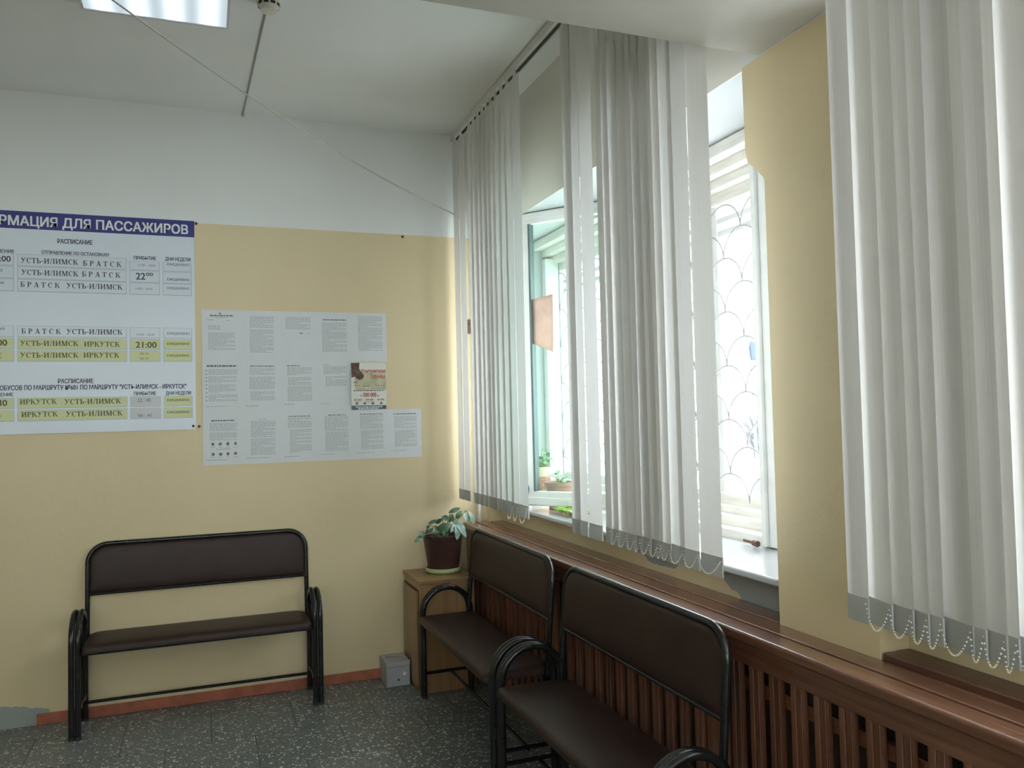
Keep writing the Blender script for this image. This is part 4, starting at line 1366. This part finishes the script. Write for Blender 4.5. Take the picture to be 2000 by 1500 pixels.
sd = empty('smoke_detector', (-1.398, -1.39, H))
tag(sd, 'round cream smoke detector on the ceiling near the fluorescent light', 'smoke detector')
bm = bmesh.new(); bm_lathe(bm, [(0, 0), (0.052, 0), (0.052, -0.012), (0.047, -0.018), (0, -0.018)], seg=32)
obj('base', bm, M['cream_plastic'], sd)
bm = bmesh.new(); bm_lathe(bm, [(0.043, -0.018), (0.045, -0.028), (0.040, -0.036), (0.036, -0.040), (0.034, -0.052), (0.020, -0.056), (0, -0.057)], seg=32)
obj('sensor_head', bm, M['cream_plastic'], sd)
for k in range(10):
    a = 2*pi*k/10
    bm = bmesh.new()
    ca, sa = cos(a), sin(a)
    p = [(0.0430, -0.009), (0.0430, 0.009)]
    for rr, z0, z1 in ((0.0455, -0.033, -0.022),):
        q = []
        for z in (z0, z1):
            for tt in (-0.010, 0.010):
                q.append((rr*ca - tt*sa, rr*sa + tt*ca, z))
        bm_quad(bm, [q[0], q[1], q[3], q[2]])
        bm_quad(bm, [(x*0.93, y*0.93, z) for x, y, z in (q[2], q[3], q[1], q[0])])
    obj('vent_slot', bm, M['dark'], sd, smooth=False)

bm = bmesh.new()
bm_tube(bm, [(-1.400, -1.335, H-0.005), (-1.412, -1.0, H-0.004), (-1.428, -0.5, H-0.004), (-1.444, -0.012, H-0.004)], 0.0042, 8)
bm_ball(bm, (-1.4445, -0.011, H-0.009), 0.009, 2)
tag(obj('detector_cable', bm, M['cable']), 'thin grey cable on the ceiling from smoke detector to back wall', 'cable')

A, B = Vector((-2.266, -1.642, 3.325)), Vector((-0.118, -0.006, 2.812))
pts = []
for i in range(25):
    t = i/24
    p = A.lerp(B, t) + Vector((0, 0, -0.34*t*(1-t)))
    pts.append(p)
pts += [Vector((-0.122, -0.006, 2.79)), Vector((-0.130, -0.006, 2.76)), Vector((-0.127, -0.006, 2.735))]
bm = bmesh.new(); bm_tube(bm, pts, 0.0038, 8)
bm_tube(bm, [B + Vector((0, 0.006, 0)), B + Vector((0.0, -0.012, 0.004))], 0.004, 8)
bm_tube(bm, [A + Vector((0, 0, 0.0148)), A], 0.008, 8)
tag(obj('hanging_cord', bm, M['cord']), 'pale cord strung from the ceiling light down to the back corner', 'cord')

bm = bmesh.new(); bm_tube(bm, [(-0.060, -0.024, 0.890), (-0.060, -0.024, H-0.001)], 0.011, 12)
tag(obj('heating_pipe', bm, M['white_paint']), 'thin white vertical pipe in the corner behind the far blind', 'pipe')

# small latch plate seen between the first two vanes
bm = bmesh.new()
bm_box(bm, -0.010, 0.010, -0.012, 0.0, -0.045, 0.045)
bm_tube(bm, [(0, -0.012, 0.02), (0, -0.024, 0.02)], 0.006, 8)
o = obj('wall_bracket', bm, M['rust'], bevel=0.002)
o.location = (-0.092, -0.0005, 2.12)
tag(o, 'small dark metal bracket on the back wall behind the leftmost vanes', 'bracket')

# ---------------------------------------------------------------- outside
bm = bmesh.new(); bm_box(bm, XO+0.02, 150, -70, 150, -0.8, -0.5)
bm_box(bm, -70, XO+0.02, -70, YF-0.66, -0.8, -0.5)
struct(obj('ground', bm, M['snow'], smooth=False))
def bush(loc, h, w, seed, label):
    root = empty('frosted_bush', loc)
    tag(root, label, 'bush', 'frosted bushes beyond the window')
    rn = random.Random(seed)
    bm = bmesh.new()
    for i in range(60):
        a = rn.uniform(0, 2*pi); e = rn.uniform(0.2, 1.0)
        tip = Vector((cos(a)*w*rn.uniform(.3, 1), sin(a)*w*rn.uniform(.3, 1), h*e))
        b0 = Vector((rn.uniform(-.2, .2), rn.uniform(-.2, .2), 0))
        mid = b0.lerp(tip, .5) + Vector((0, 0, h*.12))
        bm_tube(bm, [b0, mid, tip], [0.03, 0.02, 0.006], 5)
        for k in range(4):
            q = mid.lerp(tip, rn.random())
            bm_tube(bm, [q, q + Vector((rn.uniform(-.5, .5), rn.uniform(-.5, .5), rn.uniform(0, .5)))], [0.012, 0.004], 4)
    obj('branches', bm, M['frost'], root)
bush((19.5, 22.6, -0.5), 2.7, 1.3, 1, 'pale frosted bush far outside, behind the far window')
bush((15.6, 22.9, -0.5), 3.0, 1.5, 2, 'larger pale frosted bush outside, behind the left half of the far window')
fl = empty('flag_pole', (8.10, 7.80, -0.5))
tag(fl, 'leaning pole with a small blue flag outside the window', 'flag')
bm = bmesh.new(); bm_tube(bm, [(-0.02, 0.0, 0), (-0.10, 0.02, 2.73), (-0.19, 0.04, 3.60)], [0.035, 0.025, 0.018], 10)
obj('pole', bm, M['pole'], fl)
bm = bmesh.new()
n = 10
g = []
for j in range(5):
    row = []
    for i in range(n+1):
        u = i/n
        row.append(bm.verts.new((-0.12 + 0.33*u, 0.02 - 0.3*u + 0.03*sin(u*7+j*.5), 3.32 - 0.09*j - 0.06*u)))
    g.append(row)
for j in range(4):
    for i in range(n):
        bm.faces.new((g[j][i], g[j][i+1], g[j+1][i+1], g[j+1][i]))
o = obj('flag_cloth', bm, M['flag'], fl)
md = o.modifiers.new('thickness', 'SOLIDIFY'); md.thickness = 0.006

# daylight portals in the window openings, added ones included (guide the sky light, give none of their own)
for nm, px, (y0, y1) in (('window_portal', 0.63, N1), ('window_portal', 0.63, N2), ('window_portal', 0.63, N3), ('window_portal', None, N4), ('window_portal', None, N5)):
    ld = bpy.data.lights.new(nm, 'AREA')
    ld.shape = 'RECTANGLE'
    ld.size = 1.65
    ld.size_y = (y1 - y0)
    lo = bpy.data.objects.new(nm, ld)
    COL.objects.link(lo)
    if px is None:
        ld.size, ld.size_y = (y1 - y0), 2.58
        lo.location = ((y0+y1)/2, YF-0.63, 1.87)
        lo.rotation_euler = (radians(90), 0, 0)
    else:
        lo.location = (px, (y0+y1)/2, (ZS+ZH)/2)
        lo.rotation_euler = (0, radians(90), 0)
    ld.cycles.is_portal = True
